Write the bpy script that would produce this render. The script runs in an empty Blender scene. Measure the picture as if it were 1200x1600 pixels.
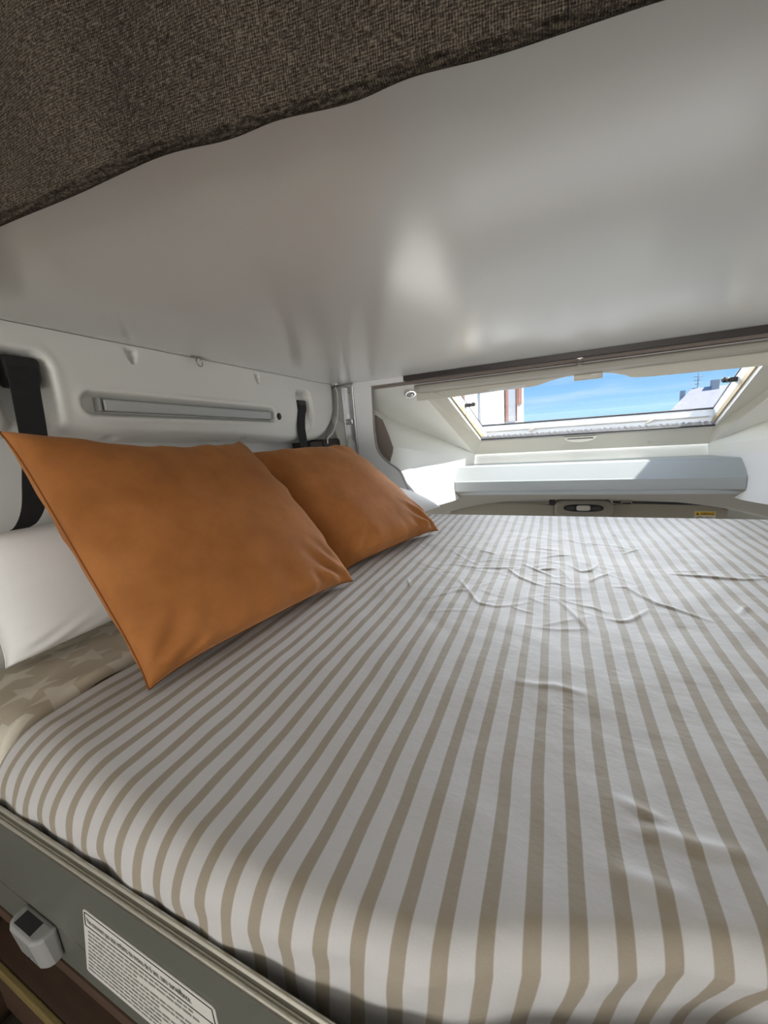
import bpy, math, random
import numpy as np
from mathutils import Vector, Matrix

random.seed(7)
rng = np.random.default_rng(7)
SC = bpy.context.scene
COL = SC.collection
EYE = 1.6                       # the photographer's eye stands 1.6 m above the van floor; heights below are given from the eye

# ------------------------------------------------------------------ camera
cd = bpy.data.cameras.new('camera')
cam = bpy.data.objects.new('camera', cd)
COL.objects.link(cam)
cd.sensor_fit = 'VERTICAL'
cd.sensor_height = 24.0
cd.lens = 594.15 / 1600.0 * 24.0
cd.clip_start = 0.01
cd.clip_end = 500
vx = Vector((-733 - 600, -(780 - 800), -594.147)); vy = Vector((867 - 600, -(655 - 800), -594.147))
ay = vy.normalized(); ax = -vx; ax = (ax - ay * ax.dot(ay)).normalized(); az = ax.cross(ay)
rot = Matrix((ax, ay, az))
cam.matrix_world = Matrix.Translation((0, 0, EYE)) @ rot.to_4x4()
SC.camera = cam

# ------------------------------------------------------------------ world, sun, daylight and fill
SC.view_settings.view_transform = 'Standard'
SC.view_settings.look = 'None'
SC.view_settings.gamma = 1.0
SC.view_settings.use_curve_mapping = False
SC.view_settings.exposure = 0.70

world = bpy.data.worlds.new('sky'); SC.world = world
world.use_nodes = True
wn = world.node_tree; wn.nodes.clear()
w_out = wn.nodes.new('ShaderNodeOutputWorld'); w_bg = wn.nodes.new('ShaderNodeBackground')
w_tc = wn.nodes.new('ShaderNodeTexCoord'); w_sep = wn.nodes.new('ShaderNodeSeparateXYZ')
w_rp = wn.nodes.new('ShaderNodeValToRGB')
w_rp.color_ramp.elements[0].position = 0.0; w_rp.color_ramp.elements[0].color = (0.31, 0.53, 0.72, 1)
w_rp.color_ramp.elements[1].position = 0.9; w_rp.color_ramp.elements[1].color = (0.075, 0.21, 0.50, 1)
e = w_rp.color_ramp.elements.new(0.09); e.color = (0.165, 0.365, 0.64, 1)
w_map = wn.nodes.new('ShaderNodeMapping'); w_map.inputs['Scale'].default_value = (3.0, 3.0, 22.0)
w_ns = wn.nodes.new('ShaderNodeTexNoise'); w_ns.inputs['Scale'].default_value = 1.3; w_ns.inputs['Detail'].default_value = 4
w_cr = wn.nodes.new('ShaderNodeMapRange'); w_cr.inputs[1].default_value = 0.48; w_cr.inputs[2].default_value = 0.85; w_cr.inputs[4].default_value = 0.55
w_mx = wn.nodes.new('ShaderNodeMix'); w_mx.data_type = 'RGBA'; w_mx.inputs[7].default_value = (0.55, 0.62, 0.68, 1)
wn.links.new(w_tc.outputs['Generated'], w_sep.inputs[0]); wn.links.new(w_sep.outputs['Z'], w_rp.inputs[0])
wn.links.new(w_tc.outputs['Generated'], w_map.inputs[0]); wn.links.new(w_map.outputs[0], w_ns.inputs[0])
wn.links.new(w_ns.outputs[0], w_cr.inputs[0]); wn.links.new(w_cr.outputs[0], w_mx.inputs[0])
wn.links.new(w_rp.outputs[0], w_mx.inputs[6]); wn.links.new(w_mx.outputs[2], w_bg.inputs[0])
w_bg.inputs[1].default_value = 1.0
wn.links.new(w_bg.outputs[0], w_out.inputs[0])

sl = bpy.data.lights.new('sun', 'SUN'); sl.energy = 7.2; sl.angle = 0.01; sl.color = (1.0, 0.95, 0.87)
sun = bpy.data.objects.new('sun', sl); COL.objects.link(sun)
sun.rotation_euler = Vector((-0.64, -0.06, -0.76)).to_track_quat('-Z', 'Y').to_euler()


def area_light(name, loc, aim, sx, sy, watt, colr):
    l = bpy.data.lights.new(name, 'AREA'); l.shape = 'RECTANGLE'; l.size = sx; l.size_y = sy; l.energy = watt; l.color = colr
    o = bpy.data.objects.new(name, l); COL.objects.link(o)
    o.location = (loc[0], loc[1], loc[2] + EYE)
    o.rotation_euler = Vector(aim).to_track_quat('-Z', 'Z').to_euler()
    return o


# unseen fill lamps added ahead of the skylight and at the rear; daylight in the windscreen below the cab roof
area_light('skylight_fill', (0.12, 5.0, 1.02), (0, -0.95, -0.31), 3.0, 0.8, 184, (0.90, 0.95, 1.0))  # added lamp outside, out of view, strengthens the sky light on the bed
area_light('rear_fill', (0.3, -2.15, -0.20), (0, 1, 0.05), 1.3, 0.66, 19, (1.0, 0.95, 0.87))  # added warm fill behind the camera, brightens bunk, wall and cushions
area_light('windscreen_daylight', (0.13, 2.72, -1.02), (0, -0.8, 0.6), 1.5, 0.55, 1.6, (0.97, 0.98, 1.0))

# ------------------------------------------------------------------ helpers
ORG = {}


def link(o, parent):
    COL.objects.link(o)
    if parent is not None:
        o.parent = parent


def obj(name, geo, m, parent=None, smooth=False, bevel=0.0, seg=2, solid=0.0, sub=0, uv=None):
    """one mesh object from (verts, faces) given in eye-based world coordinates"""
    V = np.asarray(geo[0], float); F = geo[1]
    if parent is not None:
        org = ORG[parent.name]
    else:
        lo, hi = V.min(0), V.max(0)
        org = np.array([(lo[0] + hi[0]) / 2, (lo[1] + hi[1]) / 2, lo[2]])
    me = bpy.data.meshes.new(name)
    me.from_pydata((V - org).tolist(), [], F)
    me.update()
    if uv is not None:
        ul = me.uv_layers.new(name='UVMap')
        idx = np.empty(len(me.loops), int); me.loops.foreach_get('vertex_index', idx)
        ul.data.foreach_set('uv', np.asarray(uv, float)[idx].ravel())
    if smooth:
        me.polygons.foreach_set('use_smooth', [True] * len(me.polygons))
    me.materials.append(m)
    o = bpy.data.objects.new(name, me)
    link(o, parent)
    if parent is None:
        o.location = (org[0], org[1], org[2] + EYE)
    ORG[o.name] = org
    if solid:
        md = o.modifiers.new('solid', 'SOLIDIFY'); md.thickness = abs(solid); md.offset = 1 if solid > 0 else -1
    if bevel:
        md = o.modifiers.new('bevel', 'BEVEL'); md.width = bevel; md.segments = seg; md.limit_method = 'ANGLE'; md.angle_limit = 0.6
        md.harden_normals = False
    if sub:
        md = o.modifiers.new('sub', 'SUBSURF'); md.levels = sub; md.render_levels = sub
    return o


def thing(name, loc, label=None, cat=None, group=None, kind=None):
    o = bpy.data.objects.new(name, None); COL.objects.link(o)
    o.empty_display_size = 0.05
    o.location = (loc[0], loc[1], loc[2] + EYE)
    ORG[o.name] = np.array(loc, float)
    tag(o, label, cat, group, kind)
    return o


def tag(o, label=None, cat=None, group=None, kind=None):
    if label: o['label'] = label
    if cat: o['category'] = cat
    if group: o['group'] = group
    if kind: o['kind'] = kind
    return o


def box(x0, x1, y0, y1, z0, z1):
    V = [(x, y, z) for z in (z0, z1) for y in (y0, y1) for x in (x0, x1)]
    F = [(0, 2, 3, 1), (4, 5, 7, 6), (0, 1, 5, 4), (2, 6, 7, 3), (0, 4, 6, 2), (1, 3, 7, 5)]
    return V, F


def join(*gs):
    V, F = [], []
    for v, f in gs:
        n = len(V); V += [tuple(p) for p in v]; F += [tuple(i + n for i in q) for q in f]
    return V, F


def prism(poly, fn0, fn1):
    """2-D outline carried to two parallel faces by fn0 and fn1"""
    n = len(poly)
    V = [fn0(*p) for p in poly] + [fn1(*p) for p in poly]
    F = [tuple(range(n)), tuple(range(2 * n - 1, n - 1, -1))]
    F += [(i, i + n, (i + 1) % n + n, (i + 1) % n) for i in range(n)]
    return V, F


def grid(nu, nv, fn, closed_u=False):
    V = [fn(i / (nu if closed_u else nu - 1), j / (nv - 1)) for j in range(nv) for i in range(nu)]
    F = []
    for j in range(nv - 1):
        for i in range(nu if closed_u else nu - 1):
            a = j * nu + i; b = j * nu + (i + 1) % nu
            F.append((a, b, b + nu, a + nu))
    return V, F


def loft(rows, closed=False):
    n = len(rows[0]); V = [tuple(p) for r in rows for p in r]; F = []
    for j in range(len(rows) - 1):
        for i in range(n if closed else n - 1):
            a = j * n + i; b = j * n + (i + 1) % n
            F.append((a, b, b + n, a + n))
    return V, F


def tube(path, r, n=8, closed=False, cap=True):
    P = [Vector(p) for p in path]; m = len(P); V = []; F = []
    up = Vector((0, 0, 1)); prev = None
    for i in range(m):
        if closed: t = P[(i + 1) % m] - P[i - 1]
        else: t = P[min(i + 1, m - 1)] - P[max(i - 1, 0)]
        t.normalize()
        if prev is None:
            a = up if abs(t.dot(up)) < 0.9 else Vector((1, 0, 0))
            s = t.cross(a).normalized()
        else:
            s = (prev - t * prev.dot(t)).normalized()
        prev = s; b = t.cross(s)
        rr = r(i / max(1, m - 1)) if callable(r) else r
        for k in range(n):
            q = 2 * math.pi * k / n
            V.append(tuple(P[i] + (s * math.cos(q) + b * math.sin(q)) * rr))
    for i in range(m if closed else m - 1):
        for k in range(n):
            a = i * n + k; b2 = i * n + (k + 1) % n; c = ((i + 1) % m) * n
            F.append((a, b2, c + (k + 1) % n, c + k))
    if cap and not closed:
        F.append(tuple(range(n - 1, -1, -1))); F.append(tuple((m - 1) * n + k for k in range(n)))
    return V, F


def lathe(prof, c, axis, n=24):
    """profile [(radius, height)] turned about axis through c"""
    ax_ = Vector(axis).normalized(); h = Vector((1, 0, 0)) if abs(ax_.x) < 0.8 else Vector((0, 1, 0))
    s = ax_.cross(h).normalized(); t = ax_.cross(s); c = Vector(c); V = []; F = []
    for r, hh in prof:
        for k in range(n):
            q = 2 * math.pi * k / n
            V.append(tuple(c + ax_ * hh + (s * math.cos(q) + t * math.sin(q)) * r))
    for j in range(len(prof) - 1):
        for k in range(n):
            a = j * n + k; b = j * n + (k + 1) % n
            F.append((a, b, b + n, a + n))
    F.append(tuple(range(n - 1, -1, -1))); F.append(tuple((len(prof) - 1) * n + k for k in range(n)))
    return V, F


def ribbon(path, width_dir, widths, thick_dir, thick):
    rows = []
    for p, w, wd, td in zip(path, widths, width_dir, thick_dir):
        p = Vector(p); wd = Vector(wd).normalized(); td = Vector(td).normalized()
        rows.append([p + wd * w / 2 + td * thick / 2, p - wd * w / 2 + td * thick / 2, p - wd * w / 2 - td * thick / 2, p + wd * w / 2 - td * thick / 2])
    V, F = loft(rows, closed=True)
    n = len(rows) * 4
    F += [(3, 2, 1, 0), (n - 4, n - 3, n - 2, n - 1)]
    return V, F


def spline(pts, n):
    """Catmull-Rom through points"""
    P = [np.array(p, float) for p in pts]; P = [2 * P[0] - P[1]] + P + [2 * P[-1] - P[-2]]
    out = []; segs = len(P) - 3
    for k in range(n):
        s = k / (n - 1) * segs; i = min(int(s), segs - 1); t = s - i
        a, b, c, d = P[i:i + 4]
        out.append(tuple(0.5 * ((2 * b) + (c - a) * t + (2 * a - 5 * b + 4 * c - d) * t * t + (3 * b - a - 3 * c + d) * t ** 3)))
    return out


def text_geo(s, size, fn, bold=0.0):
    """lettering turned to mesh; fn maps flat (x, y) to the place"""
    cu = bpy.data.curves.new('lettering', 'FONT'); cu.body = s; cu.size = size; cu.resolution_u = 2; cu.offset = bold
    o = bpy.data.objects.new('lettering', cu); COL.objects.link(o)
    bpy.context.view_layer.update()
    me = bpy.data.meshes.new_from_object(o.evaluated_get(bpy.context.evaluated_depsgraph_get()))
    V = [fn(v.co.x, v.co.y) for v in me.vertices]; F = [tuple(p.vertices) for p in me.polygons]
    bpy.data.objects.remove(o); bpy.data.curves.remove(cu); bpy.data.meshes.remove(me)
    return V, F


# ------------------------------------------------------------------ materials
class NT:
    def __init__(s, name):
        s.m = bpy.data.materials.new(name); s.m.use_nodes = True
        s.t = s.m.node_tree; s.b = s.t.nodes['Principled BSDF']; s.out = s.t.nodes['Material Output']

    def n(s, typ, **kw):
        nd = s.t.nodes.new('ShaderNode' + typ)
        for k, v in kw.items(): setattr(nd, k, v)
        return nd

    def l(s, a, b): s.t.links.new(a, b)

    def val(s, sock, v):
        if isinstance(v, (int, float, tuple)): sock.default_value = v
        else: s.l(v, sock)

    def math(s, op, a, b=0.0, c=0.0):
        nd = s.n('Math', operation=op)
        s.val(nd.inputs[0], a); s.val(nd.inputs[1], b); s.val(nd.inputs[2], c)
        return nd.outputs[0]

    def mix(s, f, a, b):
        nd = s.n('Mix', data_type='RGBA')
        s.val(nd.inputs[0], f); s.val(nd.inputs[6], a); s.val(nd.inputs[7], b)
        return nd.outputs[2]

    def noise(s, scale, detail=3, coord='Object', stretch=None, rough=0.55):
        tc = s.n('TexCoord'); nz = s.n('TexNoise'); nz.inputs['Scale'].default_value = scale; nz.inputs['Detail'].default_value = detail
        nz.inputs['Roughness'].default_value = rough
        src = tc.outputs[coord]
        if stretch:
            mp = s.n('Mapping'); mp.inputs['Scale'].default_value = stretch; s.l(src, mp.inputs[0]); src = mp.outputs[0]
        s.l(src, nz.inputs[0])
        return nz.outputs[0]

    def rng(s, v, a, b, c, d):
        nd = s.n('MapRange'); s.val(nd.inputs[0], v)
        for i, q in enumerate((a, b, c, d)): nd.inputs[i + 1].default_value = q
        return nd.outputs[0]

    def bump(s, h, strength, dist=0.002, normal=None):
        nd = s.n('Bump'); nd.inputs['Strength'].default_value = strength; nd.inputs['Distance'].default_value = dist
        s.l(h, nd.inputs['Height'])
        if normal is not None: s.l(normal, nd.inputs['Normal'])
        return nd.outputs[0]


def c4(c): return (c[0], c[1], c[2], 1.0)


def plain(name, col, rough=0.5, spec=0.5, metal=0.0, var=0.06, vscale=6.0, bump=0.0, bscale=300.0, sheen=0.0, coat=0.0):
    k = NT(name); b = k.b
    f = k.noise(vscale, 4)
    lo = tuple(v * (1 - var) for v in col); hi = tuple(min(1, v * (1 + var)) for v in col)
    k.l(k.mix(f, c4(lo), c4(hi)), b.inputs['Base Color'])
    b.inputs['Roughness'].default_value = rough; b.inputs['Specular IOR Level'].default_value = spec; b.inputs['Metallic'].default_value = metal
    b.inputs['Sheen Weight'].default_value = sheen; b.inputs['Coat Weight'].default_value = coat
    if bump:
        k.l(k.bump(k.noise(bscale, 2), bump, 0.001), b.inputs['Normal'])
    return k.m


M = {}
M['laminate'] = plain('white_laminate', (0.88, 0.89, 0.90), 0.25, 0.5, var=0.02, vscale=3)
k = NT('bunk_underside'); k.l(k.mix(k.noise(2.5, 3), c4((0.71, 0.715, 0.68)), c4((0.75, 0.75, 0.715))), k.b.inputs['Base Color'])
k.b.inputs['Roughness'].default_value = 0.20
M['underside'] = k.m
M['mould'] = plain('moulded_plastic', (0.82, 0.81, 0.77), 0.42, 0.45, var=0.02, bump=0.15, bscale=700)
M['wall'] = plain('wall_lining', (0.78, 0.775, 0.75), 0.5, 0.4, var=0.02)
M['cream'] = plain('cream_plastic', (0.70, 0.675, 0.59), 0.42, 0.45, var=0.02)
M['gelcoat'] = plain('cap_moulding', (0.85, 0.85, 0.80), 0.45, 0.4, var=0.02)
M['white'] = plain('white_plastic', (0.76, 0.77, 0.77), 0.4, 0.45, var=0.015)
M['ledge'] = plain('ledge_lacquer', (0.86, 0.86, 0.85), 0.4, 0.45, var=0.015)
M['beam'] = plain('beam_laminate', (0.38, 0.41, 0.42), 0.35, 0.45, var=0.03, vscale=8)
M['tan'] = plain('tan_guide', (0.44, 0.33, 0.17), 0.5, 0.4)
M['foil'] = plain('silver_foil', (0.32, 0.32, 0.33), 0.35, 0.5, metal=0.6, bump=0.8, bscale=120)
M['black'] = plain('black_plastic', (0.018, 0.018, 0.019), 0.45, 0.4)
k = NT('black_webbing'); k.l(k.mix(k.noise(60, 3), c4((0.010, 0.010, 0.011)), c4((0.022, 0.022, 0.024))), k.b.inputs['Base Color'])
k.b.inputs['Roughness'].default_value = 0.85; k.l(k.bump(k.noise(900, 1), 0.5, 0.001), k.b.inputs['Normal']); M['webbing'] = k.m
M['alu'] = plain('aluminium', (0.62, 0.63, 0.64), 0.38, 0.5, metal=0.85, var=0.04)
M['rail'] = plain('trim_aluminium', (0.50, 0.48, 0.42), 0.30, 0.5, metal=0.9, var=0.05)
M['chrome'] = plain('chrome', (0.75, 0.75, 0.76), 0.18, 0.5, metal=1.0, var=0.02)
M['sage'] = plain('sage_lacquer', (0.112, 0.116, 0.099), 0.38, 0.45, var=0.04)
M['taupe'] = plain('taupe_board', (0.235, 0.19, 0.165), 0.55, 0.4, var=0.08, vscale=25)
M['edge'] = plain('taupe_edge_band', (0.30, 0.26, 0.235), 0.5, 0.4, var=0.05)
k = NT('dark_wood'); k.l(k.mix(k.noise(14, 5, stretch=(0.5, 10, 10)), c4((0.018, 0.013, 0.011)), c4((0.042, 0.031, 0.026))), k.b.inputs['Base Color'])
k.b.inputs['Roughness'].default_value = 0.45; M['dwood'] = k.m
k = NT('brown_wood'); k.l(k.mix(k.noise(10, 5, stretch=(1, 9, 9)), c4((0.045, 0.024, 0.016)), c4((0.10, 0.06, 0.038))), k.b.inputs['Base Color'])
k.b.inputs['Roughness'].default_value = 0.5; M['bwood'] = k.m
M['olive'] = plain('olive_edge', (0.20, 0.15, 0.055), 0.5, 0.4, var=0.2, vscale=20)
M['dark'] = plain('dark_pocket', (0.045, 0.040, 0.037), 0.6, 0.35, var=0.15, vscale=30)
M['headliner'] = plain('headliner_felt', (0.32, 0.30, 0.25), 0.9, 0.2, var=0.07, vscale=60, bump=0.4, bscale=500)
M['visor'] = plain('visor_vinyl', (0.36, 0.33, 0.265), 0.7, 0.3, var=0.05)
M['grey'] = plain('grey_plastic', (0.29, 0.29, 0.285), 0.25, 0.5, var=0.05)
M['lens'] = plain('lamp_lens', (0.62, 0.60, 0.55), 0.3, 0.5)
M['diffuser'] = plain('frosted_diffuser', (0.50, 0.51, 0.50), 0.35, 0.5)
M['hook'] = plain('hook_steel', (0.38, 0.36, 0.33), 0.3, 0.5, metal=0.9)
M['cassette'] = plain('cassette_plastic', (0.50, 0.475, 0.42), 0.45, 0.4, var=0.02)
M['cable'] = plain('cable_white', (0.70, 0.69, 0.65), 0.5, 0.4)
M['cotton'] = plain('white_cotton', (0.80, 0.79, 0.78), 0.85, 0.2, var=0.03, vscale=12, bump=0.25, bscale=900, sheen=0.2)
M['paper'] = plain('label_paper', (0.62, 0.60, 0.56), 0.45, 0.4, var=0.03)
M['ink'] = plain('label_ink', (0.03, 0.03, 0.032), 0.6, 0.3)
M['inkgrey'] = plain('label_print', (0.20, 0.20, 0.19), 0.6, 0.3)
M['yellow'] = plain('label_yellow', (0.75, 0.50, 0.06), 0.5, 0.4)
M['render'] = plain('white_render', (0.92, 0.91, 0.88), 0.9, 0.2, var=0.05, vscale=1.5)
M['pilaster'] = plain('grey_render', (0.40, 0.42, 0.45), 0.9, 0.2, var=0.05, vscale=1.5)
M['shutter'] = plain('shutter_brown', (0.26, 0.13, 0.10), 0.7, 0.3)
M['roof'] = plain('slate_roof', (0.36, 0.36, 0.40), 0.8, 0.3, var=0.15, vscale=2)
M['ground'] = plain('asphalt', (0.25, 0.25, 0.25), 0.95, 0.2)
M['vinyl'] = plain('floor_vinyl', (0.12, 0.085, 0.06), 0.5, 0.4, var=0.15)
M['seat'] = plain('bench_fabric', (0.035, 0.028, 0.022), 0.95, 0.15, var=0.2, vscale=40)
M['seal'] = plain('rubber_seal', (0.06, 0.06, 0.065), 0.6, 0.35)
M['windowdark'] = plain('dark_window_glass', (0.30, 0.31, 0.33), 0.2, 0.5)

k = NT('acrylic_pane'); tr = k.n('BsdfTransparent'); tr.inputs[0].default_value = (0.96, 0.97, 0.98, 1)
gl = k.n('BsdfGlossy'); gl.inputs['Roughness'].default_value = 0.03; fr = k.n('Fresnel'); fr.inputs[0].default_value = 1.2
mx = k.n('MixShader'); k.l(fr.outputs[0], mx.inputs[0]); k.l(tr.outputs[0], mx.inputs[1]); k.l(gl.outputs[0], mx.inputs[2]); k.l(mx.outputs[0], k.out.inputs[0]); M['pane'] = k.m

# rust orange velour
k = NT('rust_velour'); f = k.rng(k.noise(9, 5, rough=0.6), 0.25, 0.75, 0.0, 1.0)
k.l(k.mix(f, c4((0.27, 0.096, 0.023)), c4((0.44, 0.172, 0.052))), k.b.inputs['Base Color'])
k.b.inputs['Roughness'].default_value = 0.8; k.b.inputs['Specular IOR Level'].default_value = 0.2
k.b.inputs['Sheen Weight'].default_value = 0.25; k.b.inputs['Sheen Roughness'].default_value = 0.4; k.b.inputs['Sheen Tint'].default_value = (1.0, 0.6, 0.35, 1)
bn = k.bump(k.noise(18, 4), 0.35, 0.004); k.l(k.bump(k.noise(900, 1), 0.15, 0.0006, bn), k.b.inputs['Normal']); M['velour'] = k.m
M['seam'] = plain('velour_seam', (0.20, 0.065, 0.014), 0.9, 0.15)

# striped cotton: u of the sheet runs across the stripes, in metres
k = NT('striped_cotton'); uvn = k.n('UVMap'); sx = k.n('SeparateXYZ'); k.l(uvn.outputs[0], sx.inputs[0])
u = k.math('ADD', sx.outputs[0], k.math('MULTIPLY', k.math('SUBTRACT', k.noise(3.5, 3), 0.5), 0.010))
ph = k.math('FRACT', k.math('ADD', k.math('DIVIDE', u, 0.0291), 0.5 + 0.205 - 0.17))
st = k.math('MULTIPLY', k.rng(ph, 0.0, 0.035, 0.0, 1.0), k.rng(ph, 0.40, 0.435, 1.0, 0.0))
w_ = k.noise(1400, 1)
c_w = k.mix(w_, c4((0.47, 0.455, 0.455)), c4((0.54, 0.525, 0.525))); c_b = k.mix(w_, c4((0.265, 0.225, 0.172)), c4((0.335, 0.288, 0.226)))
k.l(k.mix(st, c_w, c_b), k.b.inputs['Base Color'])
k.b.inputs['Roughness'].default_value = 0.62; k.b.inputs['Specular IOR Level'].default_value = 0.3; k.b.inputs['Sheen Weight'].default_value = 0.15
bn = k.bump(k.noise(22, 5, stretch=(1.0, 1.6, 1.0)), 0.22, 0.006); k.l(k.bump(k.noise(160, 3), 0.12, 0.001, bn), k.b.inputs['Normal']); M['stripe'] = k.m

# star print cotton
k = NT('star_cotton'); tc = k.n('TexCoord'); vo = k.n('TexVoronoi', voronoi_dimensions='2D'); vo.inputs['Scale'].default_value = 12.0; vo.inputs['Randomness'].default_value = 0.35
k.l(tc.outputs['Object'], vo.inputs[0])
vm = k.n('VectorMath', operation='SUBTRACT'); k.l(tc.outputs['Object'], vm.inputs[0])
vs = k.n('VectorMath', operation='SCALE'); vs.inputs['Scale'].default_value = 1.0; k.l(vo.outputs['Position'], vs.inputs[0]); k.l(vs.outputs[0], vm.inputs[1])
sp = k.n('SeparateXYZ'); k.l(vm.outputs[0], sp.inputs[0])
wnz = k.n('TexWhiteNoise', noise_dimensions='2D'); k.l(vo.outputs['Position'], wnz.inputs[0])
th = k.math('ADD', k.math('ARCTAN2', sp.outputs[1], sp.outputs[0]), k.math('MULTIPLY', wnz.outputs[0], 6.0))
seg5 = 2 * math.pi / 5
md_ = k.math('ABSOLUTE', k.math('SUBTRACT', k.math('FLOORED_MODULO', th, seg5), seg5 / 2))
rr_ = k.math('SQRT', k.math('ADD', k.math('MULTIPLY', sp.outputs[0], sp.outputs[0]), k.math('MULTIPLY', sp.outputs[1], sp.outputs[1])))
edge_ = k.math('MULTIPLY', rr_, k.math('ADD', k.math('MULTIPLY', k.math('COSINE', md_), 0.247), k.math('MULTIPLY', k.math('SINE', md_), 0.66)))
inside = k.math('LESS_THAN', edge_, 0.247 * 0.040)
k.l(k.mix(inside, c4((0.47, 0.41, 0.315)), c4((0.62, 0.57, 0.48))), k.b.inputs['Base Color'])
k.b.inputs['Roughness'].default_value = 0.75; k.l(k.bump(k.noise(25, 4), 0.25, 0.004), k.b.inputs['Normal']); M['star'] = k.m

# coarse woven valance
k = NT('woven_valance'); tc = k.n('TexCoord')
mp1 = k.n('Mapping'); mp1.inputs['Scale'].default_value = (1250, 1250, 280); k.l(tc.outputs['Object'], mp1.inputs[0])
n1 = k.n('TexNoise'); n1.inputs['Scale'].default_value = 1.0; n1.inputs['Detail'].default_value = 2; k.l(mp1.outputs[0], n1.inputs[0])
mp2 = k.n('Mapping'); mp2.inputs['Scale'].default_value = (280, 280, 1250); k.l(tc.outputs['Object'], mp2.inputs[0])
n2 = k.n('TexNoise'); n2.inputs['Scale'].default_value = 1.0; n2.inputs['Detail'].default_value = 2; k.l(mp2.outputs[0], n2.inputs[0])
xyz = k.n('SeparateXYZ'); k.l(tc.outputs['Object'], xyz.inputs[0])
reg = k.math('MULTIPLY', k.math('ADD', k.math('SINE', k.math('MULTIPLY', xyz.outputs[0], 3700.0)), k.math('SINE', k.math('MULTIPLY', xyz.outputs[2], 3300.0))), 0.045)
wv = k.math('ADD', k.math('MULTIPLY', k.math('ADD', n1.outputs[0], n2.outputs[0]), 0.5), reg)
wv = k.math('ADD', wv, k.math('MULTIPLY', k.math('SUBTRACT', k.noise(7, 3, stretch=(1.0, 1.0, 0.3)), 0.5), 0.22))
rp = k.n('ValToRGB'); rp.color_ramp.elements[0].position = 0.36; rp.color_ramp.elements[0].color = (0.016, 0.0125, 0.0095, 1)
rp.color_ramp.elements[1].position = 0.66; rp.color_ramp.elements[1].color = (0.15, 0.125, 0.095, 1)
em = rp.color_ramp.elements.new(0.5); em.color = (0.050, 0.041, 0.032, 1)
k.l(wv, rp.inputs[0]); k.l(rp.outputs[0], k.b.inputs['Base Color']); k.b.inputs['Roughness'].default_value = 0.95; k.b.inputs['Specular IOR Level'].default_value = 0.1
k.l(k.bump(wv, 0.9, 0.002), k.b.inputs['Normal']); M['weave'] = k.m

# ------------------------------------------------------------------ room shell
XA, XB = -0.85, -0.0775          # face of the moulded wall panel: x = XA + XB * y


def xw(y): return XA + XB * y


def W(y, z, off=0.0): return (xw(y) + off, y, z)


RX = 1.26                        # inner face of the right wall
tag(obj('floor', box(-1.3, RX + 0.1, -2.3, 2.75, -1.64, -1.6), M['vinyl']), 'dark brown vinyl floor of the van', kind='structure')
tag(obj('ceiling', box(-1.3, RX + 0.1, -2.3, 1.80, 0.75, 0.79), M['wall']), 'white van ceiling above the upper bunk', kind='structure')


def wall_with_hole(a0, a1, z0, z1, h, fn):
    """flat wall a0..a1 x z0..z1 with a window hole h=(a0,a1,z0,z1); fn(a, z, t) gives the point, t thickness 0..1"""
    gs = []
    for (p, q, r, s) in ((a0, h[0], z0, z1), (h[1], a1, z0, z1), (h[0], h[1], z0, h[2]), (h[0], h[1], h[3], z1)):
        gs.append(prism([(p, r), (q, r), (q, s), (p, s)], lambda a, z: fn(a, z, 0), lambda a, z: fn(a, z, 1)))
    return join(*gs)


LW = -0.10                       # the flat lining lies this far behind the moulded panel
wl = prism([(-2.3, -1.6), (2.75, -1.6), (2.75, 0.75), (-2.3, 0.75)], lambda y, z: W(y, z, LW), lambda y, z: W(y, z, LW - 0.04))
wall_left = tag(obj('wall_left', wl, M['wall']), 'white flat wall lining behind the pillows', kind='structure')
tag(obj('wall_right', box(RX, RX + 0.04, -2.3, 2.75, -1.6, 0.75), M['wall']), 'white right wall lining beside the bed', kind='structure')
tag(obj('wall_back', wall_with_hole(-1.3, RX + 0.1, -1.6, 0.75, (-0.4, 1.0, -0.56, 0.16), lambda x, z, t: (x, -2.2 - 0.04 * t, z)), M['wall']), 'white rear wall with a window', kind='structure')

# moulded wall panel: a relief over (y, z)
def bot(y):
    b = np.interp(y, [-0.6, 0.46, 0.55, 1.0, 1.142, 1.367, 1.7], [0.07, 0.043, 0.028, 0.010, -0.002, -0.013, -0.02])
    u = np.clip((y - 1.38) / 0.285, 0, 1)
    return b + 0.245 * (1 - np.sqrt(np.maximum(0, 1 - u ** 2.6)))


def sm(a, b, x):
    t = np.clip((x - a) / (b - a), 0, 1); return t * t * (3 - 2 * t)


def rrect(y, z, y0, y1, z0, z1, r):
    cy, cz, hy, hz = (y0 + y1) / 2, (z0 + z1) / 2, (y1 - y0) / 2, (z1 - z0) / 2
    qy, qz = np.abs(y - cy) - hy + r, np.abs(z - cz) - hz + r
    return np.hypot(np.maximum(qy, 0), np.maximum(qz, 0)) + np.minimum(np.maximum(qy, qz), 0) - r


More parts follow.
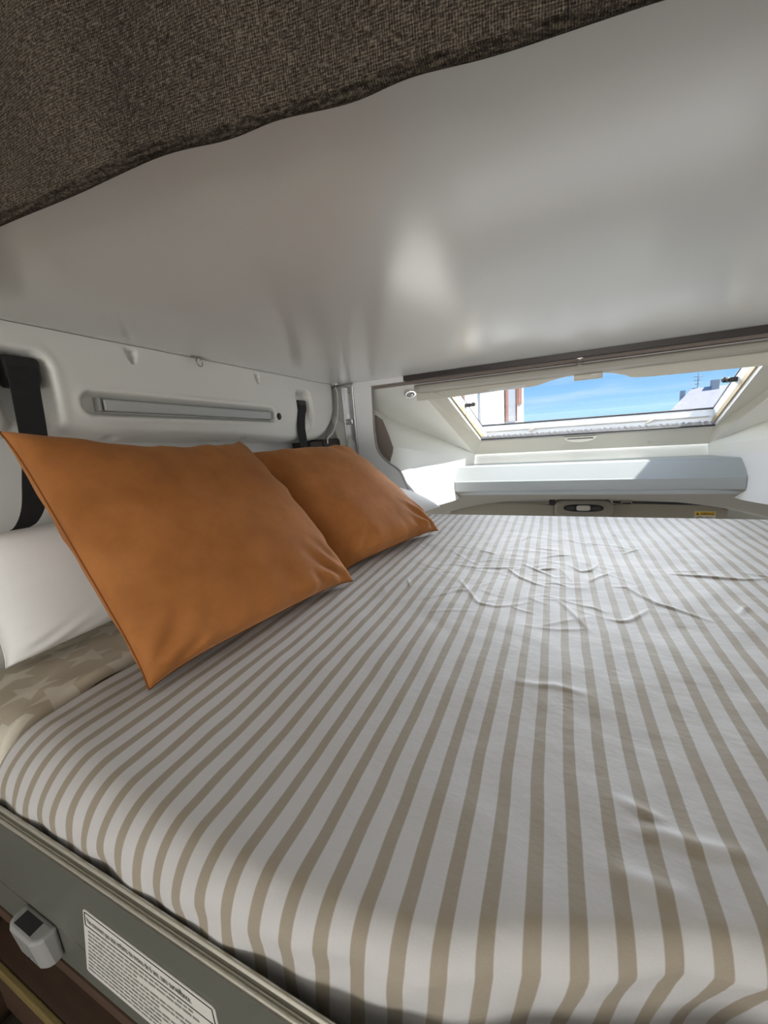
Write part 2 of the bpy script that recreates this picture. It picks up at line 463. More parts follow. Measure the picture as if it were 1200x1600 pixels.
def relief(y, z):
    d = np.zeros_like(y)
    zc = np.interp(y, [0.52, 1.15], [0.106, 0.092])
    s = rrect(y, z - zc, 0.495, 1.160, -0.024, 0.024, 0.022)
    d -= 0.022 * (1 - sm(-0.010, 0.004, s))
    d += 0.0015 * np.exp(-((s - 0.008) / 0.006) ** 2)
    for yc, hw in ((0.405, 0.047), (1.375, 0.060)):
        s = rrect(y, z, yc - hw, yc + hw, 0.0, 0.196, 0.03)
        d -= (1 - sm(-0.018, 0.004, s)) * 0.045 * sm(0.02, 0.15, z)
        d += 0.0012 * np.exp(-((s - 0.010) / 0.007) ** 2) * sm(0.02, 0.1, z)
    for yc, z0 in ((0.628, 0.232), (1.085, 0.229), (-0.05, 0.23)):        # drop-shaped fixing dimples along the top
        wdt = 0.016 * np.clip((z - (z0 - 0.034)) / 0.034, 0, 1) ** 0.6 + 1e-4
        s = np.maximum(np.abs(y - yc) / wdt, 0)
        d -= 0.016 * (1 - sm(0.55, 1.05, s)) * sm(z0 - 0.036, z0 - 0.024, z) * (1 - sm(z0 - 0.004, z0 + 0.002, z))
    for yc in (0.552, 0.985):                                            # and along the bottom
        zb = bot(y)
        s = np.hypot((y - yc) / 0.019, (z - zb) / 0.014)
        d -= 0.016 * (1 - sm(0.6, 1.05, s))
    d += 0.006 * np.sin(np.clip((z - bot(y)) / 0.24, 0, 1) * math.pi)      # gently bellied face
    zb = bot(y)
    d -= 0.05 * (1 - np.sqrt(np.clip(1 - (1 - np.clip((z - zb) / 0.028, 0, 1)) ** 2, 0, 1)))
    d -= 0.05 * (1 - np.sqrt(np.clip(1 - sm(1.62, 1.666, y) ** 2, 0, 1)))
    return d


ny, nz = 520, 84
yy = np.linspace(-0.6, 1.664, ny); vv = np.linspace(0, 1, nz) ** 1.15
Y, Vv = np.meshgrid(yy, vv)
ZB = bot(Y); Z = ZB + (0.2405 - ZB) * Vv
X = xw(Y) + relief(Y, Z)
P = np.stack([X.ravel(), Y.ravel(), Z.ravel()], 1)
F = [(j * ny + i, j * ny + i + 1, (j + 1) * ny + i + 1, (j + 1) * ny + i) for j in range(nz - 1) for i in range(ny - 1)]
back = P[:ny].copy(); back[:, 0] = xw(back[:, 1]) + LW                     # underside returns to the lining
n0 = len(P); P = np.vstack([P, back]); F += [(i, n0 + i, n0 + i + 1, i + 1) for i in range(ny - 1)]
endc = P[[j * ny + ny - 1 for j in range(nz)]].copy(); endc[:, 0] = xw(1.664) + LW
n1_ = len(P); P = np.vstack([P, endc]); F += [(j * ny + ny - 1, n1_ + j, n1_ + j + 1, (j + 1) * ny + ny - 1) for j in range(nz - 1)]
mp_ = obj('moulded_panel', (P, F), M['mould'], wall_left, smooth=True)
mp_['label'] = 'moulded off-white wall panel with recesses and rounded end'

o = obj('lower_cladding', prism([(-0.6, -1.58), (1.5, -1.58), (1.5, -0.640), (-0.6, -0.640)], lambda y, z: W(y, z, LW + 0.004), lambda y, z: W(y, z, LW)), M['bwood'], wall_left); o['label'] = 'dark brown cladding below the bed'
# ------------------------------------------------------------------ partition, lift rail and corner
pl = [(-0.889, 0.232), (-0.792, 0.232), (-0.797, 0.088), (-0.799, 0.003), (-0.792, -0.071), (-0.768, -0.115), (-0.730, -0.151), (-0.698, -0.173), (-0.674, -0.199), (-0.657, -0.242), (-0.640, -0.285), (-0.630, -0.36), (-0.630, -0.62)]
curve = spline(pl[1:], 60)
outl = [pl[0]] + [(p[0], p[1]) for p in curve] + [(-0.889, -0.62)]
part = thing('partition_panel', (-0.77, 1.71, -0.62), 'white partition panel with S-curved edge beside the cab', kind='structure')
obj('panel', prism(outl, lambda x, z: (x, 1.700, z), lambda x, z: (x, 1.717, z)), M['laminate'], part)
rows = []
for i, p in enumerate(curve):
    a = np.array(curve[max(i - 1, 0)]); b = np.array(curve[min(i + 1, 59)]); t = (b - a) / np.linalg.norm(b - a); nrm = np.array([-t[1], t[0]])
    if nrm[0] < 0: nrm = -nrm
    q = np.array(p) + nrm * 0.0035
    rows.append([(p[0], 1.6985, p[1]), (q[0], 1.6985, q[1]), (q[0], 1.7185, q[1]), (p[0], 1.7185, p[1])])
o = obj('edge_band', loft(rows, closed=True), M['edge'], part, smooth=False); o['label'] = 'taupe edge band'

lr = thing('lift_rail', (-0.92, 1.71, -0.62), 'grey aluminium lift rail between wall and partition', 'rail')
obj('channel', box(-0.953, -0.893, 1.730, 1.735, -0.62, 0.232), M['alu'], lr)
obj('flange', box(-0.957, -0.952, 1.700, 1.735, -0.62, 0.232), M['alu'], lr, bevel=0.001)
obj('flange', box(-0.900, -0.8905, 1.696, 1.735, -0.62, 0.234), M['alu'], lr, bevel=0.002)
obj('flange', box(-0.912, -0.9045, 1.715, 1.735, -0.62, 0.232), M['alu'], lr, bevel=0.001)
cl = obj('clip', box(-0.955, -0.913, 1.708, 1.730, 0.052, 0.078), M['alu'], lr, bevel=0.003)
for xx in (-0.945, -0.923):
    obj('screw', lathe([(0.0045, 0), (0.0045, 0.002), (0.003, 0.003)], (xx, 1.708, 0.065), (0, -1, 0), 10), M['chrome'], cl)
obj('screw', lathe([(0.004, 0), (0.004, 0.002), (0.003, 0.003)], (-0.93, 1.730, 0.205), (0, -1, 0), 10), M['tan'], lr)

cp = thing('corner_pocket', (-0.99, 1.53, -0.45), 'dark brown corner box at the wall, below the white cable', 'box')
obj('front_box', prism([(1.392, -0.45), (1.502, -0.45), (1.502, -0.016), (1.392, -0.016)], lambda y, z: W(y, z, 0.0), lambda y, z: W(y, z, -0.095)), M['dark'], cp, bevel=0.003)
obj('rear_box', prism([(1.503, -0.45), (1.672, -0.45), (1.672, -0.030), (1.665, -0.016), (1.650, -0.009), (1.503, -0.009)], lambda y, z: W(y, z, 0.006), lambda y, z: W(y, z, -0.095)), M['dark'], cp, bevel=0.003)

tag(obj('trim_4', box(-1.10, -0.9575, 1.737, 1.752, -0.62, 0.24), M['wall']), 'off-white filler strip in the corner beside the lift rail', kind='structure')
cab = spline([W(1.660, 0.232, 0.012), W(1.672, 0.205, 0.016), W(1.668, 0.150, 0.016), W(1.640, 0.085, 0.018), W(1.585, 0.020, 0.016), W(1.535, -0.005, 0.012), W(1.53, -0.03, 0.010)], 40)
tag(obj('white_cable', tube(cab, 0.0035, 8), M['cable'], smooth=True), 'thin white cable hanging down the wall beside the lift rail', 'cable')

# ------------------------------------------------------------------ strip light and straps
sg = thing('strip_light', W(0.84, 0.085, 0.0), 'slim silvery strip light in the recess of the left wall panel', 'lamp')


def along(y0, z0, y1, z1, h0, h1, o0, o1):
    poly = [(y0, z0 - h0), (y1, z1 - h0), (y1, z1 + h1), (y0, z0 + h1)]
    return prism(poly, lambda y, z: W(y, z, o0), lambda y, z: W(y, z, o1))


obj('housing', along(0.533, 0.108, 1.142, 0.094, 0.016, 0.012, -0.020, -0.004), M['grey'], sg, bevel=0.003)
obj('diffuser', along(0.540, 0.108, 1.136, 0.094, 0.0155, 0.0085, -0.004, 0.003), M['diffuser'], sg, bevel=0.003)
obj('end_cap', along(0.529, 0.108, 0.535, 0.108, 0.0165, 0.0125, -0.021, 0.0035), M['grey'], sg, bevel=0.002)
obj('end_cap', along(1.138, 0.094, 1.144, 0.094, 0.0165, 0.0125, -0.021, 0.0035), M['grey'], sg, bevel=0.002)
kn = thing('light_switch', W(1.176, 0.088, 0.006), 'small round black switch knob beside the strip light', 'switch')
obj('ring', lathe([(0.0125, -0.004), (0.0125, 0.003), (0.010, 0.005), (0.009, 0.003)], W(1.176, 0.088, 0.006), (1, 0.0775, 0), 24), M['black'], kn, smooth=False)
obj('button', lathe([(0.008, 0.0), (0.008, 0.006), (0.006, 0.008)], W(1.176, 0.088, 0.006), (1, 0.0775, 0), 20), M['seal'], kn)


def strap(label, pts, wid, cap_y, cap_z, cap_hw):
    t = thing('safety_strap', pts[-1], label, 'strap', 'black bed straps on the left wall')
    p = spline(pts, 40)
    ws = [np.interp(i / 39, [0, 0.2, 0.5, 1], wid) for i in range(40)]
    along_wall = Vector((XB, 1, 0)).normalized()
    obj('webbing', ribbon(p, [along_wall] * 40, ws, [Vector((1, 0, 0.25))] * 40, 0.003), M['webbing'], t)
    oc = [(cap_y - cap_hw, cap_z + 0.010), (cap_y - cap_hw * 0.85, cap_z + 0.016), (cap_y + cap_hw * 0.85, cap_z + 0.016), (cap_y + cap_hw, cap_z + 0.010), (cap_y + cap_hw * 0.97, cap_z - 0.022), (cap_y + cap_hw * 0.75, cap_z - 0.036), (cap_y - cap_hw * 0.75, cap_z - 0.036), (cap_y - cap_hw * 0.97, cap_z - 0.022)]
    o = obj('anchor_loop', prism(oc, lambda y, z: W(y, z, 0.004), lambda y, z: W(y, z, -0.040)), M['black'], t, bevel=0.004); o['label'] = 'wide black anchor loop'
    return t


strap('wide black strap hanging at the far left behind the near cushion',
      [W(0.405, 0.165, 0.006), W(0.400, 0.12, 0.008), W(0.392, 0.03, 0.010), W(0.378, -0.04, 0.008), W(0.371, -0.085, -0.004), W(0.366, -0.118, -0.035), W(0.360, -0.145, -0.088), W(0.350, -0.22, -0.094), W(0.345, -0.34, -0.094)], [0.046, 0.044, 0.038, 0.030], 0.407, 0.168, 0.028)
strap('narrow black strap by the rounded end of the wall panel',
      [W(1.352, 0.135, 0.006), W(1.335, 0.10, 0.008), W(1.318, 0.05, 0.010), W(1.318, 0.0, 0.012), W(1.322, -0.07, 0.010), W(1.33, -0.33, 0.0)], [0.062, 0.060, 0.056, 0.056], 1.356, 0.140, 0.034)

# ------------------------------------------------------------------ upper bunk
ub = thing('upper_bunk', (0.14, 0.95, 0.20), 'upper bunk with glossy white underside and woven valance', 'bunk bed')
obj('end_board', box(-0.885, -0.627, 1.6905, 1.712, 0.2185, 0.2795), M['laminate'], ub)
o = obj('front_bar', box(-0.626, RX - 0.01, 1.6905, 1.712, 0.2185, 0.2795), M['dwood'], ub, bevel=0.002); o['label'] = 'dark wood bar along the front edge'
obj('bunk_board', box(-0.90, RX - 0.012, 0.37, 1.70, 0.2805, 0.30), M['taupe'], ub)

# valance of coarse cloth hanging along the near edge
vb = spline([(-0.95, 0.212, 0.222), (-0.60, 0.226, 0.222), (-0.486, 0.2365, 0.225), (-0.385, 0.2425, 0.223), (-0.287, 0.252, 0.226), (-0.225, 0.262, 0.223), (-0.184, 0.270, 0.226), (-0.13, 0.2785, 0.2225), (-0.088, 0.285, 0.2255), (-0.034, 0.294, 0.223), (0.040, 0.309, 0.226), (0.20, 0.330, 0.224), (0.60, 0.345, 0.225), (1.24, 0.35, 0.225)], 220)


def val_pt(i, h):
    x, y, z = vb[i]
    fold = 0.010 * math.sin(x * 17) * h + 0.006 * math.sin(x * 41 + 1.0) * min(1, h * 2)
    return (x, y - 0.02 * h + fold, z + h * 0.52)


uo = [(p[0], p[1] + 0.003) for p in vb[::4] if p[0] > -0.94] + [(RX - 0.01, 0.354), (RX - 0.01, 1.690), (xw(1.69) - 0.085, 1.690), (xw(0.22) - 0.085, 0.218)]
o = obj('underside_panel', prism(uo, lambda x, y: (x, y, 0.2415), lambda x, y: (x, y, 0.28)), M['underside'], ub)
o['label'] = 'glossy white underside board'
hs = [0, 0.004, 0.012, 0.02, 0.03, 0.06, 0.1, 0.2, 0.35, 0.5, 0.75, 1.0]
o = obj('fabric_valance', loft([[val_pt(i, h) for i in range(220)] for h in hs]), M['weave'], ub, smooth=True, solid=0.007); o['label'] = 'coarse dark taupe woven cloth'
o2 = obj('hem', tube([(x, y + 0.001, z + 0.004) for x, y, z in vb], 0.0062, 8), M['weave'], ub, smooth=True)


def d_ring(c, axis, r, plate_w, tilt):
    """small eye plate with a hanging ring; axis = direction along the plate"""
    t = thing('ring_hook', c, None, 'hook', 'small metal ring hooks under the upper bunk')
    a = Vector(axis).normalized(); c = Vector(c)
    b = a.cross(Vector((0, 0, 1)))
    poly = [(-plate_w, -0.0035), (-plate_w * 0.55, -0.0055), (plate_w * 0.55, -0.0055), (plate_w, -0.0035), (plate_w, 0.0035), (plate_w * 0.55, 0.0055), (-plate_w * 0.55, 0.0055), (-plate_w, 0.0035)]
    up = Vector((0, 0, 1))
    obj('plate', prism(poly, lambda p, q: tuple(c + a * p + b * q), lambda p, q: tuple(c + a * p + b * q - up * 0.003)), M['hook'], t)
    obj('saddle', tube([c + a * p - up * h for p, h in ((-0.007, 0.001), (-0.005, 0.005), (0, 0.0065), (0.005, 0.005), (0.007, 0.001))], 0.0016, 6), M['chrome'], t)
    ring = []
    for q in range(28):
        an = 2 * math.pi * q / 28
        dvec = a * (math.cos(an) * r * 0.92) + (-up * math.cos(tilt) + b * math.sin(tilt)) * (r + math.sin(an) * r)
        ring.append(c - up * 0.004 + dvec)
    obj('ring', tube(ring, 0.0018, 6, closed=True), M['hook'], t, smooth=True)
    return t


tag(d_ring((-0.895, 0.815, 0.2412), (XB, 1, 0), 0.011, 0.022, 0.2), 'small ring hook above the strip light, at the wall seam')
tag(d_ring((-0.960, 1.640, 0.2412), (1, 0.2, 0), 0.011, 0.018, 0.2), 'small ring hook in the corner above the white cable')
tag(d_ring((0.083, 1.699, 0.2180), (1, 0, 0), 0.012, 0.014, 0.3), 'small ring hook on the dark bar in front of the skylight')

# ------------------------------------------------------------------ cab cap: moulding round the skylight
CX = 0.128                        # middle of the cap


def mir(p): return (2 * CX - p[0], p[1], p[2])


tag(obj('trim_1', box(-0.885, RX, 1.7125, 1.765, 0.209, 0.30), M['taupe'], bevel=0.002), 'taupe board behind the upper bunk front edge', kind='structure')
tag(obj('wall_header', box(-1.20, RX + 0.1, 1.766, 1.80, 0.205, 0.76), M['wall']), 'header wall above the cab opening', kind='structure')
F0 = (-0.60, 1.758, 0.212); FB = (-0.45, 2.42, -0.178)
crease1 = [(-1.10, 1.758, 0.212), (-0.97, 1.815, 0.178), (-0.874, 1.904, 0.120), (-0.824, 1.991, 0.069), (-0.727, 2.097, 0.007), (-0.603, 2.233, -0.071), (-0.494, 2.365, -0.146), FB]
crease2 = [(-1.00, 1.70, -0.02), (-0.86, 1.755, -0.05), (-0.719, 1.803, -0.078), (-0.661, 1.935, -0.107), (-0.62, 2.03, -0.128), (-0.578, 2.125, -0.145), (-0.501, 2.304, -0.172), (-0.447, 2.425, -0.186)]
base3 = [(-1.00, 1.62, -0.20), (-0.84, 1.72, -0.198), (-0.713, 1.817, -0.194), (-0.670, 1.916, -0.192), (-0.628, 2.011, -0.193), (-0.545, 2.203, -0.210), (-0.50, 2.305, -0.228), (-0.455, 2.42, -0.245)]
inner4 = [(-0.66, 1.62, -0.338), (-0.625, 1.72, -0.342), (-0.598, 1.80, -0.345), (-0.58, 1.90, -0.351), (-0.562, 2.00, -0.358), (-0.535, 2.20, -0.374), (-0.520, 2.30, -0.374), (-0.50, 2.42, -0.374)]
inner5 = [(x + 0.005, y, z - 0.05) for x, y, z in inner4]
frameL = [F0] * 3 + [(F0[0] + (FB[0] - F0[0]) * t, F0[1] + (FB[1] - F0[1]) * t, F0[2] + (FB[2] - F0[2]) * t) for t in (0.12, 0.33, 0.62, 0.86, 1.0)]


def blend(a, b, t, lift=0.0): return [tuple(np.array(p) * (1 - t) + np.array(q) * t + np.array([0, 0, lift])) for p, q in zip(a, b)]


def crease_rows(a, b, steps, sag):
    out = []
    for t in steps:
        out.append(blend(a, b, t, sag * math.sin(math.pi * t)))
    return out


rows_roof = crease_rows(frameL, crease1, [0, 0.25, 0.5, 0.75, 1], 0.0)
rows_s2 = crease_rows(crease1, crease2, [0.0, 0.12, 0.3, 0.5, 0.7, 0.9, 1.0], 0.012)
rows_s3 = [crease2, blend(crease2, base3, 0.5), base3]
rows_l = [base3, blend(base3, inner4, 0.5), inner4, inner5]
capg = thing('wall_front', (CX, 2.1, -0.4), 'off-white moulded cab cap around the skylight', kind='structure')


def cap_piece(name, rows, m=None):
    dense = [spline(r, 40) for r in rows]
    for mirror in (False, True):
        rr = [[mir(p) for p in r] for r in dense] if mirror else dense
        o = obj(name, loft(rr), m or M['gelcoat'], capg, smooth=True)
        o.modifiers.new('edges', 'EDGE_SPLIT').split_angle = 0.5


cap_piece('roof_slope', rows_roof)
cap_piece('side_curve', rows_s2)
cap_piece('side_wall', rows_s3)
cap_piece('ledge', rows_l, M['ledge'])
obj('back_wall', loft([[(-0.48, 2.43, -0.26), (0.75, 2.43, -0.26)], [(-0.47, 2.432, -0.17), (0.74, 2.432, -0.17)]]), M['gelcoat'], capg)
hx = [(-1.04, 0.11), (-0.83, 0.105), (-0.814, 0.090), (-0.775, 0.062), (-0.747, -0.015), (-0.728, -0.078), (-0.733, -0.103), (-0.754, -0.153), (-0.80, -0.24), (-1.04, -0.24)]
for mirror in (False, True):
    pts = [(2 * CX - x, z) if mirror else (x, z) for x, z in hx]
    o = obj('side_panel', prism(pts, lambda x, z: (x, 1.757, z), lambda x, z: (x, 1.766, z)), M['taupe'], capg, bevel=0.0015); o['label'] = 'taupe angular side panel'

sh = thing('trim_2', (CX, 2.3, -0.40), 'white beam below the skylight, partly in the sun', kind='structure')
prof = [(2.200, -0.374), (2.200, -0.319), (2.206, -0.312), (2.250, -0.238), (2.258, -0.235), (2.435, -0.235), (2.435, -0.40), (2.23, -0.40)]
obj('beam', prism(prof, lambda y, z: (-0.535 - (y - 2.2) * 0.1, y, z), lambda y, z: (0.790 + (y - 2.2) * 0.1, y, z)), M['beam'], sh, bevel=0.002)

# ceiling spot in the cap
sn = Vector((0.25, -0.45, -0.85)).normalized()
sp_c = Vector((-0.640, 1.812, 0.175))
cs = thing('ceiling_spotlight', tuple(sp_c), 'small round chrome spotlight in the cap beside the skylight blind', 'lamp')
obj('bezel', lathe([(0.030, -0.01), (0.030, 0.004), (0.027, 0.007), (0.020, 0.007), (0.019, 0.003)], sp_c, sn, 32), M['chrome'], cs, smooth=False)
obj('lens', lathe([(0.0185, 0.0), (0.0185, 0.004), (0.012, 0.0055)], sp_c, sn, 24), M['grey'], cs)
obj('tab', lathe([(0.006, 0.004), (0.006, 0.010), (0.004, 0.011)], sp_c + Vector((0.008, 0, 0)), sn, 12), M['chrome'], cs)

# ------------------------------------------------------------------ skylight
# opening corners in the sloped frame, then the pane lying 10 cm further out
OTL, OTR, OBR, OBL = [Vector(p) for p in ((-0.451, 1.790, 0.132), (0.650, 1.790, 0.126), (0.700, 2.355, -0.097), (-0.400, 2.355, -0.097))]
NRM = Vector((0, 0.375, 0.927))
sky = thing('window_1', (CX, 2.1, -0.15), 'cab skylight with cream frame and clear pane', kind='structure')


def quadstrip(a, b): return loft([a, b])


# sloped border round the opening; its upper side has an arched cut-out
outer = [Vector(p) for p in (F0, mir(F0), mir(FB), FB)]
obj('frame_border', loft([[outer[0], OTL], [outer[3], OBL]]), M['cream'], sky)
obj('frame_border', loft([[OTR, outer[1]], [OBR, outer[2]]]), M['cream'], sky)
obj('frame_border', loft([[OBL, outer[3]], [OBR, outer[2]]]), M['cream'], sky)
arch = [(-0.60, 0.134), (-0.451, 0.134), (-0.265, 0.139), (-0.106, 0.141), (-0.06, 0.146), (0.0, 0.160), (0.064, 0.166), (0.177, 0.163), (0.242, 0.147), (0.295, 0.132), (0.529, 0.127), (0.650, 0.125), (0.86, 0.122)]
ap = spline([(x, z, 0) for x, z in arch], 90)
poly = [(p[0], p[1]) for p in ap] + [(0.86, 0.20), (-0.60, 0.20)]
obj('frame_head', prism(poly, lambda x, z: (x, 1.786, z), lambda x, z: (x, 1.800, z)), M['cream'], sky, bevel=0.0015)
# reveal: four lining boards between opening and pane
D = 0.100
rv = [p + NRM * D for p in (OTL, OTR, OBR, OBL)]
for a, b, c, d in ((OTL, OBL, rv[3], rv[0]), (OTR, OBR, rv[2], rv[1]), (OBL, OBR, rv[2], rv[3]), (OTL + NRM * 0.05, OTR + NRM * 0.05, rv[1], rv[0])):
    obj('reveal', loft([[a, b], [d, c]]), M['white'], sky)
obj('reveal', loft([[(OTL.x - 0.05, 1.788, 0.206), (OTR.x + 0.05, 1.788, 0.206)], [rv[0] - Vector((0.05, 0, 0)), rv[1] + Vector((0.05, 0, 0))]]), M['white'], sky)
for a, b, s in ((OTL, OBL, 1), (OTR, OBR, -1)):                 # tan guide rails of the blind on both sides
    p0, p1 = a + NRM * 0.030 + Vector((0.003 * s, 0, 0)), b + NRM * 0.030 + Vector((0.003 * s, 0, 0))
    wv_, tv = NRM * 0.011, Vector((0.004, 0, 0))
    rws = [[p + wv_ + tv, p - wv_ + tv, p - wv_ - tv, p + wv_ - tv] for p in (p0, p1)]
    V_, F_ = loft(rws, closed=True); o = obj('guide_rail', (V_, F_ + [(0, 1, 2, 3), (7, 6, 5, 4)]), M['tan'], sky); o['label'] = 'tan blind guide rail'
# folded foil blind lying along the lower edge
fr_ = []
for i in range(121):
    t = i / 120; p = OBL.lerp(OBR, t) + NRM * 0.018
    j = 0.003 * math.sin(i * 1.9) + 0.003 * math.sin(i * 3.7 + 1)
    fr_.append([p + Vector((0, -0.004 + j * 0.4, 0.014 + j)), p + Vector((0, -0.026 + j * 0.3, 0.010 + j * 0.7)), p + Vector((0, -0.028, -0.008 + j * 0.3)), p + Vector((0, -0.002, -0.012))])
o = obj('folded_blind', loft(fr_, closed=True), M['foil'], sky); o['label'] = 'silvery folded blind'
o = obj('blind_bar', join(tube([OBL + Vector((0.004, -0.024, 0.012)), OBR + Vector((-0.004, -0.024, 0.012))], 0.004, 8)), M['seal'], sky, smooth=True)
# sash, seal and pane
rvx = [rv[0] + Vector((0, 0.02, -0.008)), rv[1] + Vector((0, 0.02, -0.008)), rv[2], rv[3]]
obj('seal', tube([p - NRM * 0.002 for p in (rv[0], rv[1], rv[2], rv[3])], 0.005, 8, closed=True), M['seal'], sky)
PV, PF = loft([[rv[3], rv[2]], [rv[0], rv[1]]])
obj('pane', (PV, PF), M['pane'], sky)
# sash ledge visible as a raised step on the lower reveal
st_ = [OBL.lerp(rv[3], 0.62) + Vector((0.02, -0.006, 0)), OBR.lerp(rv[2], 0.62) + Vector((-0.02, -0.006, 0))]
obj('sash_step', tube(st_, 0.006, 6), M['white'], sky)
for t in (0.26, 0.77):                                          # small hooks on the lower reveal
    p = OBL.lerp(OBR, t) + NRM * 0.055 + Vector((0, -0.012, 0))
    obj('peg', tube([p + Vector((-0.02, 0, -0.006)), p, p + Vector((0.018, -0.002, 0.010))], 0.004, 6), M['cream'], sky)
for a, b, s in ((rv[0], rv[3], 1), (rv[1], rv[2], -1)):         # black stays at the upper ends of the pane
    p = a.lerp(b, 0.445) + Vector((0.014 * s, -0.01, -0.018))
    st2 = obj('stay', join(box(p.x - 0.014, p.x + 0.014, p.y - 0.02, p.y + 0.02, p.z - 0.008, p.z + 0.010), tube([p, p + Vector((0.028 * s, -0.02, 0.002))], 0.007, 8)), M['black'], sky, bevel=0.002)
    obj('stay_knob', lathe([(0.010, -0.008), (0.011, 0.004), (0.007, 0.009)], p + Vector((0.030 * s, -0.022, 0.002)), (s, -0.5, 0), 14), M['black'], st2)
# handle of the blind on the lower border, and pull on the head
hp = OBL.lerp(OBR, 0.478) + Vector((0, -0.006, -0.018))
rows = []
for i in range(25):
    a = -1 + 2 * i / 24; dz = 0.026 * (1 - a * a) ** 0.5
    x = hp.x + a * 0.078
    rows.append([(x, hp.y - 0.014, hp.z - dz + 0.010), (x, hp.y - 0.012, hp.z + 0.012), (x, hp.y + 0.004, hp.z + 0.014), (x, hp.y + 0.006, hp.z - dz + 0.016)])
o = obj('handle', loft(rows, closed=True), M['cream'], sky); o['label'] = 'cream half-round handle'
obj('handle_slot', tube([(hp.x - 0.062, hp.y - 0.014, hp.z + 0.004), (hp.x + 0.062, hp.y - 0.014, hp.z + 0.004)], 0.0028, 6), M['seal'], sky)
pp = Vector((0.118, 1.793, 0.160))
obj('blind_pull', box(pp.x - 0.052, pp.x + 0.052, pp.y - 0.010, pp.y + 0.010, pp.z - 0.016, pp.z + 0.008), M['cream'], sky, bevel=0.006, seg=3)
obj('pull_slot', box(pp.x + 0.010, pp.x + 0.035, pp.y - 0.0115, pp.y - 0.009, pp.z - 0.003, pp.z + 0.003), M['white'], sky)
obj('vent_strip', box(-0.265, -0.115, 1.783, 1.787, 0.140, 0.152), M['white'], sky, bevel=0.001)
for p in ((-0.55, 1.800, 0.145), (-0.475, 2.395, -0.158), (0.45, 2.40, -0.153), (0.72, 2.395, -0.155), (0.05, 2.40, -0.150)):
    obj('screw_cap', lathe([(0.008, 0), (0.008, 0.003), (0.005, 0.005)], p, (0, -0.6, -0.8), 12), M['cream'], sky)

# rounded blind cassette above the skylight
rows = []
cprof = [(1.768, 0.206), (1.752, 0.203), (1.742, 0.196), (1.740, 0.186), (1.746, 0.177), (1.762, 0.170), (1.782, 0.166), (1.782, 0.20)]
xs = [-0.600, -0.597, -0.588, -0.57] + list(np.linspace(-0.5, 0.78, 12)) + [0.826, 0.844, 0.853, 0.856]
for x in xs:
    s_ = min(1.0, 0.45 + 0.55 * min(1, min(x + 0.600, 0.856 - x) / 0.03))
    rows.append([(x, 1.768 + (y - 1.768) * s_, 0.192 + (z - 0.192) * (0.6 + 0.4 * s_)) for y, z in cprof])
V_, F_ = loft(rows, closed=True); nn = len(cprof)
F_ += [tuple(range(nn)), tuple(len(V_) - 1 - i for i in range(nn))]
rb = tag(obj('roller_blind_cassette', (V_, F_), M['cassette'], smooth=False, bevel=0.002), 'rounded beige blind cassette across the top of the skylight', 'blind')

# ------------------------------------------------------------------ cab headliner with visors and lamp
def lip(x): return -0.452 - 0.11 * abs((x - 0.15) / 0.85) ** 3.0


rows = []
for i in range(60):
    x = -0.85 + 1.95 * i / 59; zl = lip(x); dz = zl + 0.452
    rows.append([(x, 2.20, -0.372 + dz * 0.1), (x, 2.235, -0.388 + dz * 0.3), (x, 2.30, -0.412 + dz * 0.7), (x, 2.36, zl + 0.008), (x, 2.385, zl - 0.004), (x, 2.40, zl + 0.002), (x, 2.43, zl + 0.006), (x, 2.52, zl - 0.028), (x, 2.58, zl - 0.075), (x, 2.61, -0.70), (x, 2.66, -0.72)])
tag(obj('trim_3', loft(rows), M['headliner'], smooth=True), 'grey-beige felt headliner over the cab', kind='structure')


def visor(label, x0, x1, zt, zb, y, group='sun visors over the cab windscreen'):
    t = thing('sun_visor', ((x0 + x1) / 2, y, zb), label, 'sun visor', group)
    n = 14; pts = []
    for i in range(n + 1):
        u = i / n; x = x0 + (x1 - x0) * u; pts.append((x, zt - 0.012 * (2 * u - 1) ** 4))
    poly = pts + [(x1, zb), (x0, zb)]
    obj('board', prism(poly, lambda x, z: (x, y - 0.3 * (zt - z) * 0 - 0.006, z), lambda x, z: (x, y + 0.016, z)), M['visor'], t, bevel=0.006, seg=3)
    return t


v1 = visor('left beige sun visor over the windscreen, next to the cab lamp', -0.640, 0.005, -0.498, -0.640, 2.48)
obj('hinge_rod', tube([(-0.60, 2.474, -0.496), (-0.02, 2.474, -0.492)], 0.006, 8), M['headliner'], v1)
obj('end_mount', box(-0.025, 0.010, 2.455, 2.49, -0.505, -0.475), M['dark'], v1, bevel=0.004)
v2 = visor('right beige sun visor with a yellow warning label over the windscreen', 0.290, 0.830, -0.494, -0.640, 2.48)
obj('hinge_rod', tube([(0.31, 2.472, -0.487), (0.80, 2.472, -0.500)], 0.007, 8), M['seal'], v2)
vc = obj('clip', box(0.345, 0.400, 2.445, 2.47, -0.492, -0.462), M['headliner'], v2, bevel=0.004)
obj('clip_pin', box(0.352, 0.393, 2.441, 2.447, -0.494, -0.485), M['seal'], vc)
obj('end_mount', box(0.800, 0.845, 2.455, 2.49, -0.520, -0.492), M['dark'], v2, bevel=0.004)
LY = 2.4735
lb = obj('warning_label', box(0.688, 0.778, LY - 0.001, LY + 0.001, -0.600, -0.536), M['paper'], v2); lb['label'] = 'yellow and white airbag label'
obj('yellow_band', box(0.690, 0.776, LY - 0.002, LY - 0.001, -0.560, -0.538), M['yellow'], lb)
obj('lettering', text_geo('AIRBAG', 0.016, lambda x, y: (0.714 + x, LY - 0.0027, -0.555 + y), 0.0003), M['ink'], lb)
obj('warning_triangle', prism([(0.695, -0.556), (0.709, -0.556), (0.702, -0.543)], lambda x, z: (x, LY - 0.0027, z), lambda x, z: (x, LY - 0.002, z)), M['ink'], lb)
